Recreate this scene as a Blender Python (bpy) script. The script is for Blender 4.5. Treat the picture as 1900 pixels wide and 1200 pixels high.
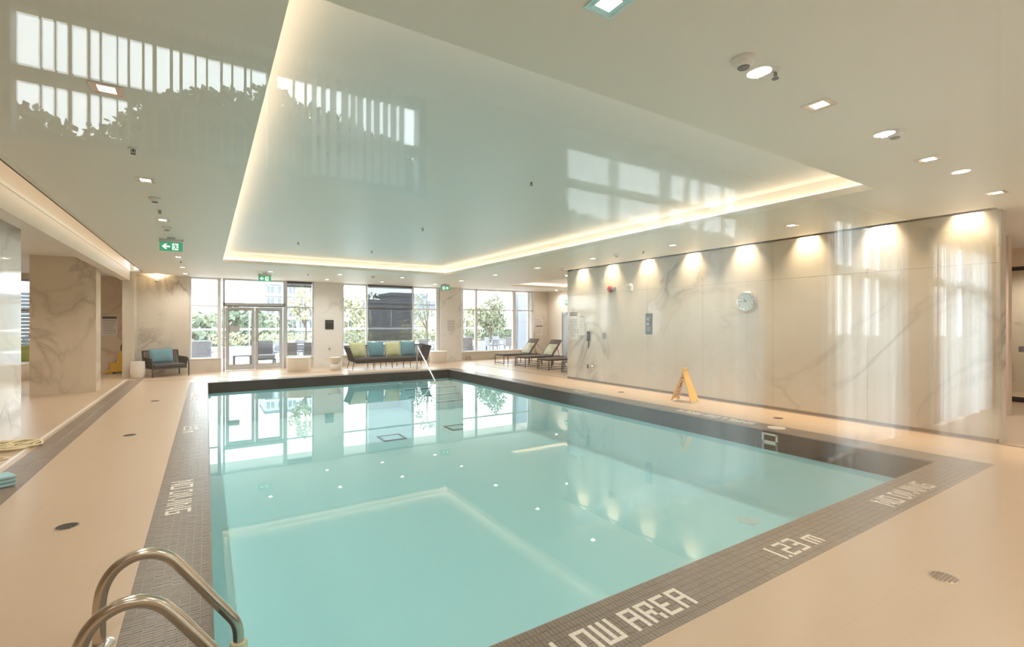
import bpy, bmesh, math, random
from mathutils import Vector, Matrix
import numpy as np

random.seed(7)
PI = math.pi
scene = bpy.context.scene
C = scene.collection
for o in list(bpy.data.objects):
    bpy.data.objects.remove(o)

# ------------------------------------------------------------------ camera
F, YAW, CH = 892.6, math.radians(32.41), 1.60          # focal length in px of the 1900 px frame
cam = bpy.data.cameras.new('camera')
cam.sensor_width = 36.0
cam.lens = 36.0 * F / 1900.0
cam.clip_start = 0.05
cam.clip_end = 600
camo = bpy.data.objects.new('camera', cam)
camo.location = (0, 0, CH)
camo.rotation_euler = (PI / 2, 0, -YAW)
C.objects.link(camo)
scene.camera = camo

def ray(u, v):
    r, up = (u - 950) / F, (600 - v) / F
    return (r * math.cos(YAW) + math.sin(YAW), -r * math.sin(YAW) + math.cos(YAW), up)
def PX(u, Y):                                            # x of the pixel column u on the plane y = Y
    d = ray(u, 600)
    return d[0] / d[1] * Y
def PYZ(u, v, Y):                                        # z of a pixel on the plane y = Y
    d = ray(u, v)
    return CH + d[2] / d[1] * Y
def PZ(u, v, z=0.0):                                     # point of a pixel on the plane z
    d = ray(u, v)
    t = (z - CH) / d[2]
    return (d[0] * t, d[1] * t)

# ------------------------------------------------------------------ sky and exposure
world = bpy.data.worlds.new('world')
scene.world = world
world.use_nodes = True
wn = world.node_tree.nodes
wn['Background'].inputs[0].default_value = (0.88, 0.94, 1.0, 1)
wn['Background'].inputs[1].default_value = 6.4
scene.view_settings.view_transform = 'Standard'
scene.view_settings.look = 'None'
scene.view_settings.gamma = 1.0
scene.view_settings.use_curve_mapping = False
scene.view_settings.exposure = 0.58
scene.cycles.use_denoising = True
scene.cycles.max_bounces = 10
scene.cycles.diffuse_bounces = 5
scene.cycles.glossy_bounces = 5
scene.cycles.transparent_max_bounces = 24
scene.cycles.sample_clamp_indirect = 6.0

WARM = (1.0, 0.93, 0.84)
SPOT_W = 47.0
LED_E = 8.0

# ------------------------------------------------------------------ materials
MATS = {}
def principled(name, col, rough=0.5, metal=0.0, spec=0.5, coat=0.0, emit=None, es=0.0):
    m = bpy.data.materials.new(name)
    m.use_nodes = True
    b = m.node_tree.nodes['Principled BSDF']
    b.inputs['Base Color'].default_value = (*col, 1)
    b.inputs['Roughness'].default_value = rough
    b.inputs['Metallic'].default_value = metal
    b.inputs['Specular IOR Level'].default_value = spec
    b.inputs['Coat Weight'].default_value = coat
    if emit:
        b.inputs['Emission Color'].default_value = (*emit, 1)
        b.inputs['Emission Strength'].default_value = es
    MATS[name] = m
    return m

class NT:
    def __init__(s, m):
        s.t = m.node_tree
        s.n = s.t.nodes
        s.b = s.n.get('Principled BSDF')
    def add(s, kind, **kw):
        n = s.n.new(kind)
        for k, v in kw.items():
            if k in n.inputs.keys() if hasattr(n.inputs, 'keys') else False:
                n.inputs[k].default_value = v
            else:
                setattr(n, k, v)
        return n
    def link(s, a, b):
        s.t.links.new(a, b)
    def ramp(s, fac, stops):
        r = s.n.new('ShaderNodeValToRGB')
        el = r.color_ramp.elements
        while len(el) > 1:
            el.remove(el[-1])
        for i, (p, c) in enumerate(stops):
            e = el[0] if i == 0 else el.new(p)
            e.position = p
            e.color = (*c, 1)
        s.link(fac, r.inputs[0])
        return r.outputs[0]
    def mix(s, fac, a, b, kind='MIX'):
        m = s.n.new('ShaderNodeMix')
        m.data_type = 'RGBA'
        m.blend_type = kind
        for val, sock in ((fac, m.inputs[0]), (a, m.inputs[6]), (b, m.inputs[7])):
            if hasattr(val, 'is_linked'):
                s.link(val, sock)
            elif isinstance(val, tuple):
                sock.default_value = (*val, 1)
            else:
                sock.default_value = val
        return m.outputs[2]
    def math(s, op, a, b=0.0):
        m = s.n.new('ShaderNodeMath')
        m.operation = op
        for val, sock in ((a, m.inputs[0]), (b, m.inputs[1])):
            if hasattr(val, 'is_linked'):
                s.link(val, sock)
            else:
                sock.default_value = val
        return m.outputs[0]
    def pos(s):
        g = s.n.new('ShaderNodeNewGeometry')
        return g.outputs['Position']
    def noise(s, vec, scale, detail=3.0, rough=0.5, dist=0.0):
        t = s.n.new('ShaderNodeTexNoise')
        t.inputs['Scale'].default_value = scale
        t.inputs['Detail'].default_value = detail
        t.inputs['Roughness'].default_value = rough
        t.inputs['Distortion'].default_value = dist
        s.link(vec, t.inputs['Vector'])
        return t.outputs['Fac']
    def bump(s, h, strength, dist):
        b = s.n.new('ShaderNodeBump')
        b.inputs['Strength'].default_value = strength
        b.inputs['Distance'].default_value = dist
        s.link(h, b.inputs['Height'])
        return b.outputs[0]

def stained(name, col, col2, scale=3.0, rough=0.5, spec=0.5, bump=0.0, metal=0.0, bscale=None, stretch=None):
    m = principled(name, col, rough, metal, spec)
    t = NT(m)
    v = t.n.new('ShaderNodeTexCoord').outputs['Object']
    if stretch:
        mp = t.n.new('ShaderNodeMapping')
        mp.inputs['Scale'].default_value = stretch
        t.link(v, mp.inputs[0])
        v = mp.outputs[0]
    n = t.noise(v, scale, 4)
    t.link(t.ramp(n, [(0.3, col), (0.7, col2)]), t.b.inputs['Base Color'])
    if bump:
        t.link(t.bump(t.noise(v, bscale or scale * 8, 3), bump, 0.004), t.b.inputs['Normal'])
    return m

def marble(name, base, base2, vein, rough=0.09, vs=0.45, off=(0, 0, 0), g0=0.46, g1=0.64):
    m = principled(name, base, rough, 0, 0.5)
    t = NT(m)
    mp = t.n.new('ShaderNodeMapping')
    mp.inputs['Location'].default_value = off
    mp.inputs['Rotation'].default_value = (0.5, 0.35, 0.4)
    t.link(t.pos(), mp.inputs[0])
    p = mp.outputs[0]
    a = t.noise(p, vs, 5, 0.55, 1.1)
    d = t.math('ABSOLUTE', t.math('SUBTRACT', a, 0.5))
    thick = t.ramp(d, [(0.0, (1, 1, 1)), (0.012, (0.55, 0.55, 0.55)), (0.04, (0, 0, 0))])
    a2 = t.noise(p, vs * 2.1, 6, 0.6, 1.6)
    d2 = t.math('ABSOLUTE', t.math('SUBTRACT', a2, 0.52))
    thin = t.ramp(d2, [(0.0, (0.6, 0.6, 0.6)), (0.008, (0.2, 0.2, 0.2)), (0.018, (0, 0, 0))])
    gate = t.ramp(t.noise(p, vs * 0.9, 2), [(g0, (0, 0, 0)), (g1, (1, 1, 1))])
    cloud = t.ramp(t.noise(p, vs * 2.5, 4), [(0.3, base), (0.75, base2)])
    v1 = t.mix(t.math('MULTIPLY', thick, gate), cloud, vein)
    v2 = t.mix(t.math('MULTIPLY', thin, 0.16), v1, vein)
    t.link(v2, t.b.inputs['Base Color'])
    return m

def thin_glass(name, tint=(0.96, 0.98, 0.97), ior=1.5, rough=0.0):
    m = bpy.data.materials.new(name)
    m.use_nodes = True
    nt = m.node_tree
    nt.nodes.remove(nt.nodes['Principled BSDF'])
    out = nt.nodes['Material Output']
    tr = nt.nodes.new('ShaderNodeBsdfTransparent')
    tr.inputs[0].default_value = (*tint, 1)
    gl = nt.nodes.new('ShaderNodeBsdfGlossy')
    gl.inputs['Color'].default_value = (1, 1, 1, 1)
    gl.inputs['Roughness'].default_value = rough
    fr = nt.nodes.new('ShaderNodeFresnel')
    geo = nt.nodes.new('ShaderNodeNewGeometry')          # same reflectance from either side of the sheet
    iv = nt.nodes.new('ShaderNodeMix')
    iv.data_type = 'FLOAT'
    iv.inputs[2].default_value = ior
    iv.inputs[3].default_value = 1.0 / ior
    nt.links.new(geo.outputs['Backfacing'], iv.inputs[0])
    nt.links.new(iv.outputs[0], fr.inputs[0])
    mx = nt.nodes.new('ShaderNodeMixShader')
    nt.links.new(fr.outputs[0], mx.inputs[0])
    nt.links.new(tr.outputs[0], mx.inputs[1])
    nt.links.new(gl.outputs[0], mx.inputs[2])
    nt.links.new(mx.outputs[0], out.inputs[0])
    MATS[name] = m
    return m

def emission(name, col, strength):
    m = bpy.data.materials.new(name)
    m.use_nodes = True
    nt = m.node_tree
    nt.nodes.remove(nt.nodes['Principled BSDF'])
    e = nt.nodes.new('ShaderNodeEmission')
    e.inputs[0].default_value = (*col, 1)
    e.inputs[1].default_value = strength
    nt.links.new(e.outputs[0], nt.nodes['Material Output'].inputs[0])
    MATS[name] = m
    return m

# floor: warm porcelain, faint large-format joints
FLOOR = principled('floor_porcelain', (0.70, 0.56, 0.43), 0.30, 0, 0.5)
t = NT(FLOOR)
p = t.pos()
br = t.n.new('ShaderNodeTexBrick')
br.offset = 0.5
br.inputs['Scale'].default_value = 1.0
br.inputs['Mortar Size'].default_value = 0.0022
br.inputs['Brick Width'].default_value = 1.2
br.inputs['Row Height'].default_value = 0.6
br.inputs['Color1'].default_value = (0.575, 0.428, 0.298, 1)
br.inputs['Color2'].default_value = (0.56, 0.416, 0.289, 1)
br.inputs['Mortar'].default_value = (0.52, 0.38, 0.26, 1)
t.link(p, br.inputs['Vector'])
cl = t.ramp(t.noise(p, 1.4, 5, 0.6), [(0.3, (0.98, 0.98, 0.98)), (0.7, (1.02, 1.02, 1.02))])
t.link(t.mix(1.0, br.outputs[0], cl, 'MULTIPLY'), t.b.inputs['Base Color'])

CEIL = stained('ceiling_paint', (0.84, 0.80, 0.73), (0.86, 0.82, 0.75), 0.8, 0.45, 0.35)
CEILR = stained('raised_ceiling_paint', (0.84, 0.83, 0.82), (0.86, 0.85, 0.84), 0.8, 0.4, 0.35)
WHITE = principled('white_paint', (0.80, 0.78, 0.74), 0.45)
PEACH = stained('peach_plaster', (0.74, 0.58, 0.44), (0.76, 0.60, 0.46), 1.2, 0.5)
BEIGE = stained('beige_plaster', (0.76, 0.68, 0.58), (0.78, 0.70, 0.60), 1.2, 0.4)
MARB = marble('marble_cream', (0.61, 0.55, 0.46), (0.66, 0.605, 0.52), (0.33, 0.285, 0.235), g0=0.50, g1=0.70)
MARBW = marble('marble_white', (0.83, 0.81, 0.78), (0.86, 0.84, 0.81), (0.55, 0.53, 0.50), 0.06, 0.45, (3, 1, 2))
MARBP = marble('marble_pillar', (0.66, 0.55, 0.42), (0.70, 0.59, 0.46), (0.47, 0.385, 0.29), 0.10, 0.55, (1.3, 0, .6), 0.30, 0.5)
GREYT = stained('charcoal_tile', (0.19, 0.158, 0.13), (0.23, 0.19, 0.158), 9.0, 0.32)
GROUT = principled('grout_grey', (0.40, 0.36, 0.32), 0.8)
DARKT = stained('dark_pool_band_tile', (0.03, 0.032, 0.037), (0.048, 0.05, 0.055), 14.0, 0.5, 0.25)
LETT = stained('ivory_tile', (0.80, 0.74, 0.66), (0.84, 0.78, 0.70), 30.0, 0.35)
DRAINT = stained('brown_grey_tile', (0.21, 0.16, 0.125), (0.26, 0.20, 0.155), 3.0, 0.35)
BASINM = stained('pool_plaster', (0.56, 0.84, 0.89), (0.59, 0.86, 0.91), 0.7, 0.6)
STEEL = principled('brushed_steel', (0.60, 0.53, 0.44), 0.22, 1.0)
STEEL_F = principled('polished_steel', (0.75, 0.74, 0.73), 0.2, 1.0)
ALU = principled('anodised_aluminium', (0.62, 0.63, 0.66), 0.35, 0.5)
ALUD = principled('grey_aluminium', (0.36, 0.37, 0.40), 0.4, 0.4)
WFRAME = principled('white_window_frame', (0.82, 0.83, 0.86), 0.4)
BLACK = principled('black_plastic', (0.02, 0.02, 0.022), 0.4)
DARKG = principled('dark_grey_plastic', (0.07, 0.075, 0.08), 0.45)
ROPE = stained('charcoal_rope', (0.028, 0.026, 0.028), (0.05, 0.046, 0.047), 60.0, 0.7, bump=0.5, bscale=120)
SEATF = stained('dark_seat_fabric', (0.055, 0.055, 0.062), (0.08, 0.08, 0.088), 40.0, 0.85, bump=0.3, bscale=160)
BROWNW = stained('brown_weave', (0.10, 0.085, 0.075), (0.15, 0.13, 0.115), 50.0, 0.75, bump=0.4, bscale=120)
BRONZE = principled('dark_bronze_metal', (0.06, 0.05, 0.045), 0.45, 0.4)
TEAL = stained('teal_cushion_fabric', (0.12, 0.265, 0.33), (0.16, 0.32, 0.385), 26.0, 0.85, bump=0.25, bscale=200)
LIME = stained('lime_cushion_fabric', (0.50, 0.53, 0.29), (0.60, 0.62, 0.38), 5.0, 0.85, bump=0.25, bscale=200)
GREENC = stained('olive_cushion_fabric', (0.28, 0.33, 0.07), (0.36, 0.40, 0.11), 8.0, 0.8, bump=0.25, bscale=200)
PALEC = stained('patterned_pale_cushion', (0.80, 0.81, 0.76), (0.62, 0.64, 0.40), 6.0, 0.85, stretch=(1, 3, 1))
STONE = stained('white_composite', (0.78, 0.71, 0.62), (0.81, 0.74, 0.65), 6.0, 0.5)
POTW = stained('glossy_white_pot', (0.82, 0.76, 0.70), (0.84, 0.78, 0.72), 4.0, 0.3)
YELLOW = stained('yellow_plastic', (0.85, 0.48, 0.035), (0.90, 0.53, 0.05), 8.0, 0.4)
YELLOWD = stained('mop_yellow_plastic', (0.72, 0.42, 0.02), (0.80, 0.48, 0.03), 8.0, 0.4)
RED = principled('alarm_red', (0.42, 0.03, 0.025), 0.35)
GREEN = principled('exit_green', (0.02, 0.24, 0.12), 0.4, emit=(0.03, 0.32, 0.17), es=0.55)
EXITW = principled('exit_white', (0.85, 0.95, 0.9), 0.4, emit=(0.85, 1.0, 0.93), es=0.65)
CLEAR = thin_glass('clear_glass')
PANEG = thin_glass('partition_glass', (0.985, 0.99, 0.985), 1.52)
SIGNW = principled('sign_white', (0.74, 0.72, 0.70), 0.4)
SIGNT = principled('sign_text_grey', (0.22, 0.20, 0.20), 0.6)
SIGND = principled('sign_slate', (0.075, 0.095, 0.11), 0.4)
CLOCKF = principled('clock_face', (0.56, 0.62, 0.60), 0.4)
ROPEW = stained('cream_cotton_rope', (0.78, 0.66, 0.42), (0.85, 0.75, 0.52), 30, 0.9)
TOWEL = stained('pale_blue_towel', (0.33, 0.55, 0.60), (0.38, 0.60, 0.65), 20, 0.9, bump=0.3)
LENS = emission('downlight_lens', (1.0, 0.90, 0.74), 14.0)
LEDM = emission('led_strip', (1.0, 0.73, 0.47), LED_E)
BEAMGLOW = emission('added_slot_glow', (1.0, 0.80, 0.60), 5.5)
GAPSHADE = principled('gap_shade_paint', (0.05, 0.04, 0.035), 0.7)

# water: transparent body with Fresnel reflection and faint ripples
WATER = thin_glass('water_surface', (0.80, 0.95, 0.955), 1.333)
nt = WATER.node_tree
w = NT(WATER)
mp = w.n.new('ShaderNodeMapping')
mp.inputs['Scale'].default_value = (1.0, 1.0, 1.0)
w.link(w.pos(), mp.inputs[0])
n1 = w.noise(mp.outputs[0], 1.6, 2, 0.45, 0.4)
n2 = w.noise(mp.outputs[0], 6.5, 2, 0.5, 0.2)
gate = w.ramp(w.noise(mp.outputs[0], 0.28, 1), [(0.42, (0.05, 0.05, 0.05)), (0.66, (1, 1, 1))])
hh = w.math('ADD', w.math('MULTIPLY', n1, 0.9), w.math('MULTIPLY', w.math('MULTIPLY', n2, 0.22), gate))
bn = w.bump(hh, 0.10, 0.022)
for nd in w.n:
    if nd.bl_idname in ('ShaderNodeFresnel', 'ShaderNodeBsdfGlossy'):
        w.link(bn, nd.inputs['Normal'])

# roller-shade fabric: open weave that lets part of the view through
SHADE = bpy.data.materials.new('solar_shade_fabric')
SHADE.use_nodes = True
s_ = NT(SHADE)
s_.b.inputs['Base Color'].default_value = (0.06, 0.066, 0.08, 1)
s_.b.inputs['Roughness'].default_value = 0.8
trn = s_.n.new('ShaderNodeBsdfTransparent')
trn.inputs[0].default_value = (0.88, 0.93, 1.0, 1)
mxs = s_.n.new('ShaderNodeMixShader')
mxs.inputs[0].default_value = 0.85
s_.link(trn.outputs[0], mxs.inputs[1])
s_.link(s_.b.outputs[0], mxs.inputs[2])
s_.link(mxs.outputs[0], s_.n['Material Output'].inputs[0])

# sheer curtain
SHEER = bpy.data.materials.new('sheer_curtain_fabric')
SHEER.use_nodes = True
s_ = NT(SHEER)
s_.n.remove(s_.b)
tl = s_.n.new('ShaderNodeBsdfTranslucent')
tl.inputs[0].default_value = (0.92, 0.92, 0.93, 1)
df = s_.n.new('ShaderNodeBsdfDiffuse')
df.inputs[0].default_value = (0.82, 0.82, 0.83, 1)
tr2 = s_.n.new('ShaderNodeBsdfTransparent')
m1 = s_.n.new('ShaderNodeMixShader')
m1.inputs[0].default_value = 0.2
s_.link(tl.outputs[0], m1.inputs[1])
s_.link(df.outputs[0], m1.inputs[2])
m2 = s_.n.new('ShaderNodeMixShader')
m2.inputs[0].default_value = 0.25
s_.link(m1.outputs[0], m2.inputs[1])
s_.link(tr2.outputs[0], m2.inputs[2])
s_.link(m2.outputs[0], s_.n['Material Output'].inputs[0])

# ------------------------------------------------------------------ mesh helpers
class MB:
    """collects shapes, then links them as one mesh object"""
    def __init__(s):
        s.v, s.f, s.sm = [], [], []
    def _add(s, vs, fs, smooth=False):
        o = len(s.v)
        s.v += [tuple(a) for a in vs]
        s.f += [tuple(i + o for i in f) for f in fs]
        s.sm += [smooth] * len(fs)
        return s
    def box(s, x0, x1, y0, y1, z0, z1):
        vs = [(x, y, z) for z in (z0, z1) for y in (y0, y1) for x in (x0, x1)]
        return s._add(vs, [(0, 2, 3, 1), (4, 5, 7, 6), (0, 1, 5, 4), (1, 3, 7, 5), (3, 2, 6, 7), (2, 0, 4, 6)])
    def cbox(s, c, d, rot=None):
        hx, hy, hz = (a / 2 for a in d)
        vs = [Vector((x, y, z)) for z in (-hz, hz) for y in (-hy, hy) for x in (-hx, hx)]
        if rot is not None:
            vs = [rot @ a for a in vs]
        vs = [a + Vector(c) for a in vs]
        return s._add(vs, [(0, 2, 3, 1), (4, 5, 7, 6), (0, 1, 5, 4), (1, 3, 7, 5), (3, 2, 6, 7), (2, 0, 4, 6)])
    def rbox(s, c, d, r=0.02, seg=2, rot=None):
        bm = bmesh.new()
        bmesh.ops.create_cube(bm, size=1.0)
        for a in bm.verts:
            a.co = Vector((a.co.x * d[0], a.co.y * d[1], a.co.z * d[2]))
        bmesh.ops.bevel(bm, geom=bm.edges[:], offset=min(r, min(d) * 0.49), segments=seg, affect='EDGES', profile=0.5)
        vs = [(rot @ a.co if rot is not None else a.co) + Vector(c) for a in bm.verts]
        bm.verts.index_update()
        fs = [tuple(q.index for q in f.verts) for f in bm.faces]
        bm.free()
        return s._add(vs, fs, True)
    def quad(s, a, b, c, d):
        return s._add([a, b, c, d], [(0, 1, 2, 3)])
    def prism(s, poly, axis, a0, a1):
        n = len(poly)
        def pt(q, h):
            return {'x': (h, q[0], q[1]), 'y': (q[0], h, q[1]), 'z': (q[0], q[1], h)}[axis]
        vs = [pt(q, a0) for q in poly] + [pt(q, a1) for q in poly]
        fs = [tuple(range(n))[::-1], tuple(range(n, 2 * n))]
        fs += [(i, (i + 1) % n, n + (i + 1) % n, n + i) for i in range(n)]
        return s._add(vs, fs)
    def tube(s, pts, r, seg=10, cap=True, r1=None):
        P = [Vector(q) for q in pts]
        n = len(P)
        vs, fs = [], []
        T = []
        for i in range(n):
            a = P[max(0, i - 1)]
            b = P[min(n - 1, i + 1)]
            T.append((b - a).normalized())
        up = Vector((0, 0, 1)) if abs(T[0].z) < 0.9 else Vector((0, 1, 0))
        nrm = T[0].cross(up).normalized()
        for i in range(n):
            nrm = (nrm - T[i] * nrm.dot(T[i])).normalized()
            bn_ = T[i].cross(nrm)
            rr_ = r if r1 is None else r + (r1 - r) * i / max(1, n - 1)
            for k in range(seg):
                a = 2 * PI * k / seg
                vs.append(P[i] + (nrm * math.cos(a) + bn_ * math.sin(a)) * rr_)
        for i in range(n - 1):
            for k in range(seg):
                k2 = (k + 1) % seg
                fs.append((i * seg + k, i * seg + k2, (i + 1) * seg + k2, (i + 1) * seg + k))
        if cap:
            fs.append(tuple(range(seg))[::-1])
            fs.append(tuple((n - 1) * seg + k for k in range(seg)))
        return s._add(vs, fs, True)
    def lathe(s, prof, c=(0, 0, 0), seg=28, flip=False, sx=1.0, sy=1.0):
        vs, fs = [], []
        n = len(prof)
        for (r, z) in prof:
            for k in range(seg):
                a = 2 * PI * k / seg
                vs.append((c[0] + r * math.cos(a) * sx, c[1] + r * math.sin(a) * sy, c[2] + z))
        for i in range(n - 1):
            for k in range(seg):
                k2 = (k + 1) % seg
                fs.append((i * seg + k, i * seg + k2, (i + 1) * seg + k2, (i + 1) * seg + k))
        fs.append(tuple(range(seg))[::-1])
        fs.append(tuple((n - 1) * seg + k for k in range(seg)))
        return s._add(vs, fs, True)
    def mesh(s, name, mat=None):
        me = bpy.data.meshes.new(name)
        me.from_pydata(s.v, [], s.f)
        me.polygons.foreach_set('use_smooth', s.sm)
        if mat:
            me.materials.append(mat)
        me.update()
        if any(s.sm):
            try:
                me.set_sharp_from_angle(angle=math.radians(42))
            except Exception:
                pass
        return me
    def build(s, name, mat, parent=None, loc=(0, 0, 0), rot=(0, 0, 0)):
        o = bpy.data.objects.new(name, s.mesh(name, mat))
        C.objects.link(o)
        o.parent = parent
        o.location = loc
        o.rotation_euler = rot
        return o

def thing(name, label, cat, loc=(0, 0, 0), rz=0.0, group=None):
    o = bpy.data.objects.new(name, None)
    o.empty_display_size = 0.1
    C.objects.link(o)
    o.location = loc
    o.rotation_euler = (0, 0, rz)
    o['label'] = label
    o['category'] = cat
    if group:
        o['group'] = group
    return o
def tag(o, label, cat, group=None, kind=None):
    o['label'] = label
    o['category'] = cat
    if group:
        o['group'] = group
    if kind:
        o['kind'] = kind
    return o
def struct(name, mb, mat, parent=None, label=None):
    o = mb.build(name, mat, parent)
    if parent is None:
        o['kind'] = 'structure'
    if label:
        o['label'] = label
    return o
def struct_empty(name, label=None, loc=(0, 0, 0)):
    o = bpy.data.objects.new(name, None)
    C.objects.link(o)
    o.location = loc
    o['kind'] = 'structure'
    if label:
        o['label'] = label
    return o
def dup(root, loc, rz=0.0, label=None, group=None):
    r = root.copy()
    C.objects.link(r)
    r.location = loc
    r.rotation_euler = (0, 0, rz)
    if label:
        r['label'] = label
    if group:
        r['group'] = group
    for ch in list(root.children):
        c = ch.copy()
        C.objects.link(c)
        c.parent = r
        for g in list(ch.children):
            d = g.copy()
            C.objects.link(d)
            d.parent = c
    return r
def text_mesh(txt, size, mat, name, parent, loc, rot, align='CENTER', ext=0.001):
    cu = bpy.data.curves.new('t', 'FONT')
    cu.body = txt
    cu.size = size
    cu.align_x = align
    cu.align_y = 'CENTER'
    cu.extrude = ext
    to = bpy.data.objects.new('t', cu)
    C.objects.link(to)
    bpy.context.view_layer.update()
    me = bpy.data.meshes.new_from_object(to)
    bpy.data.objects.remove(to)
    bpy.data.curves.remove(cu)
    me.materials.clear()
    me.materials.append(mat)
    o = bpy.data.objects.new(name, me)
    C.objects.link(o)
    o.parent = parent
    o.location = loc
    o.rotation_euler = rot
    return o
def slab(mb, xs, ys, holes, z0, z1):
    """a slab cut into cells, leaving the holes out"""
    xs = sorted(set(xs + [a for h in holes for a in h[:2]]))
    ys = sorted(set(ys + [a for h in holes for a in h[2:]]))
    for i in range(len(xs) - 1):
        for j in range(len(ys) - 1):
            cx, cy = (xs[i] + xs[i + 1]) / 2, (ys[j] + ys[j + 1]) / 2
            if any(h[0] < cx < h[1] and h[2] < cy < h[3] for h in holes):
                continue
            mb.box(xs[i], xs[i + 1], ys[j], ys[j + 1], z0, z1)

# ------------------------------------------------------------------ dimensions of the place
CZ = 3.13                                   # main ceiling
PX0, PX1, PY0, PY1 = 0.02, 7.15, 2.07, 15.40     # pool
CW = 0.40                                   # coping width
WZ = -0.19                                  # water level
FY, GY = 18.85, 19.02                       # far wall face, far glazing plane
WX = 8.95                                   # marble wall on the right
WY0, WY1 = 1.94, 11.05                      # its ends
BY = -1.90                                  # window wall of the passage behind the glass partition
GP = 0.50                                   # glass partition

# ------------------------------------------------------------------ floor, coping, pool
mb = MB()
slab(mb, [-8.0, 17.0], [-2.3, 20.6], [(PX0 - CW, PX1 + CW, PY0 - CW, PY1 + CW)], -0.25, 0.0)
struct('floor', mb, FLOOR, label='warm beige porcelain pool deck floor')

mb = MB()
slab(mb, [PX0 - CW, PX1 + CW], [PY0 - CW, PY1 + CW], [(PX0, PX1, PY0, PY1)], -0.25, -0.004)
coping = struct('pool_coping', mb, GROUT, label='charcoal mosaic coping around the pool')

# coping mosaic: 50 x 25 mm tiles laid in eight columns
def tile_mesh(dx, dy):
    g = 0.0016
    return MB().box(g, dx - g, g, dy - g, -0.008, 0.0)
TX = tile_mesh(0.05, 0.025).mesh('mosaic_tile', GREYT)       # long across x
singles = 0
V, Fc = [], []
def add_tile(x, y, dx, dy):
    g = 0.0016
    o = len(V)
    zt = random.uniform(-0.0008, 0.0006)
    for z in (-0.008, zt):
        V.extend([(x + g, y + g, z), (x + dx - g, y + g, z), (x + dx - g, y + dy - g, z), (x + g, y + dy - g, z)])
    Fc.extend([(o + 4, o + 5, o + 6, o + 7), (o, o + 1, o + 5, o + 4), (o + 1, o + 2, o + 6, o + 5), (o + 2, o + 3, o + 7, o + 6), (o + 3, o, o + 4, o + 7)])
ny = int(round((PY1 + CW - PY0 + CW) / 0.025))
for j in range(ny):
    y = PY0 - CW + j * 0.025
    for i in range(8):
        for side in (0, 1):
            x = (PX0 - CW + i * 0.05) if side == 0 else (PX1 + i * 0.05)
            if side == 0 and singles < 296 and 2.66 < y < 3.60:
                o = bpy.data.objects.new('mosaic_tile', TX)
                C.objects.link(o)
                o.parent = coping
                o.location = (x, y, random.uniform(-0.0008, 0.0006))
                singles += 1
            else:
                add_tile(x, y, 0.05, 0.025)
nx = int(round((PX1 - PX0) / 0.025))
for i in range(nx):
    x = PX0 + i * 0.025
    for j in range(8):
        for side in (0, 1):
            y = (PY0 - CW + j * 0.05) if side == 0 else (PY1 + j * 0.05)
            add_tile(x, y, 0.025, 0.05)
me = bpy.data.meshes.new('mosaic_tiling')
me.from_pydata(V, [], Fc)
me.materials.append(GREYT)
me.update()
o = bpy.data.objects.new('mosaic_tiling', me)
C.objects.link(o)
o.parent = coping
o['kind'] = 'stuff'

# tile lettering on the coping
FONT = {
 'A': ['1111', '1001', '1001', '1111', '1001', '1001', '1001'],
 'D': ['1110', '1001', '1001', '1001', '1001', '1001', '1110'],
 'E': ['1111', '1000', '1000', '1110', '1000', '1000', '1111'],
 'G': ['1111', '1000', '1000', '1011', '1001', '1001', '1111'],
 'H': ['1001', '1001', '1001', '1111', '1001', '1001', '1001'],
 'I': ['1', '1', '1', '1', '1', '1', '1'],
 'L': ['1000', '1000', '1000', '1000', '1000', '1000', '1111'],
 'N': ['10001', '11001', '10101', '10101', '10101', '10011', '10001'],
 'O': ['1111', '1001', '1001', '1001', '1001', '1001', '1111'],
 'R': ['1111', '1001', '1001', '1110', '1010', '1001', '1001'],
 'S': ['1111', '1000', '1000', '1111', '0001', '0001', '1111'],
 'V': ['10001', '10001', '10001', '10001', '10001', '01010', '00100'],
 'W': ['10101', '10101', '10101', '10101', '10101', '10101', '11111'],
 '1': ['1', '1', '1', '1', '1', '1', '1'],
 '2': ['1111', '0001', '0001', '1111', '1000', '1000', '1111'],
 '3': ['1111', '0001', '0001', '0111', '0001', '0001', '1111'],
 '.': ['0', '0', '0', '0', '0', '0', '1'],
 'm': ['00000', '00000', '11111', '10101', '10101', '10101', '10101'],
 ' ': ['0', '0', '0', '0', '0', '0', '0'],
}
def lettering(txt, org, dr, up, q=0.0248):
    """org: left end of the text's base line; dr: reading direction; up: towards the letter tops"""
    cur = 0
    for ch in txt:
        rows = FONT[ch]
        m = MB()
        for r_, row in enumerate(rows):
            for c_, bit in enumerate(row):
                if bit == '1':
                    a = Vector(org) + Vector(dr) * ((cur + c_) * q) + Vector(up) * ((6 - r_) * q)
                    b = a + Vector(dr) * (q * 0.95) + Vector(up) * (q * 0.95)
                    m.box(min(a.x, b.x), max(a.x, b.x), min(a.y, b.y), max(a.y, b.y), -0.003, 0.0022)
        if m.v:
            m.build('letter', LETT, coping)
        cur += len(rows[0]) + 1
    return cur * q
X_, Y_ = (1, 0), (0, 1)
lettering('NO DIVING', (5.06, 1.755), X_, Y_, 0.0262)
lettering('1.23 m', (3.33, 1.755), X_, Y_, 0.0250)
lettering('SHALLOW AREA', (0.93, 1.755), X_, Y_, 0.0255)
lettering('NO DIVING', (-0.295, 5.92), (0, -1), (1, 0), 0.0262)
lettering('1.23 m', (-0.295, 9.02), (0, -1), (1, 0), 0.0250)
lettering('SHALLOW AREA', (-0.295, 13.45), (0, -1), (1, 0), 0.0255)
lettering('SHALLOW AREA', (7.46, 4.40), (0, 1), (-1, 0), 0.0255)
lettering('1.23 m', (7.46, 8.35), (0, 1), (-1, 0), 0.0250)
lettering('NO DIVING', (7.46, 11.6), (0, 1), (-1, 0), 0.0262)

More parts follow.
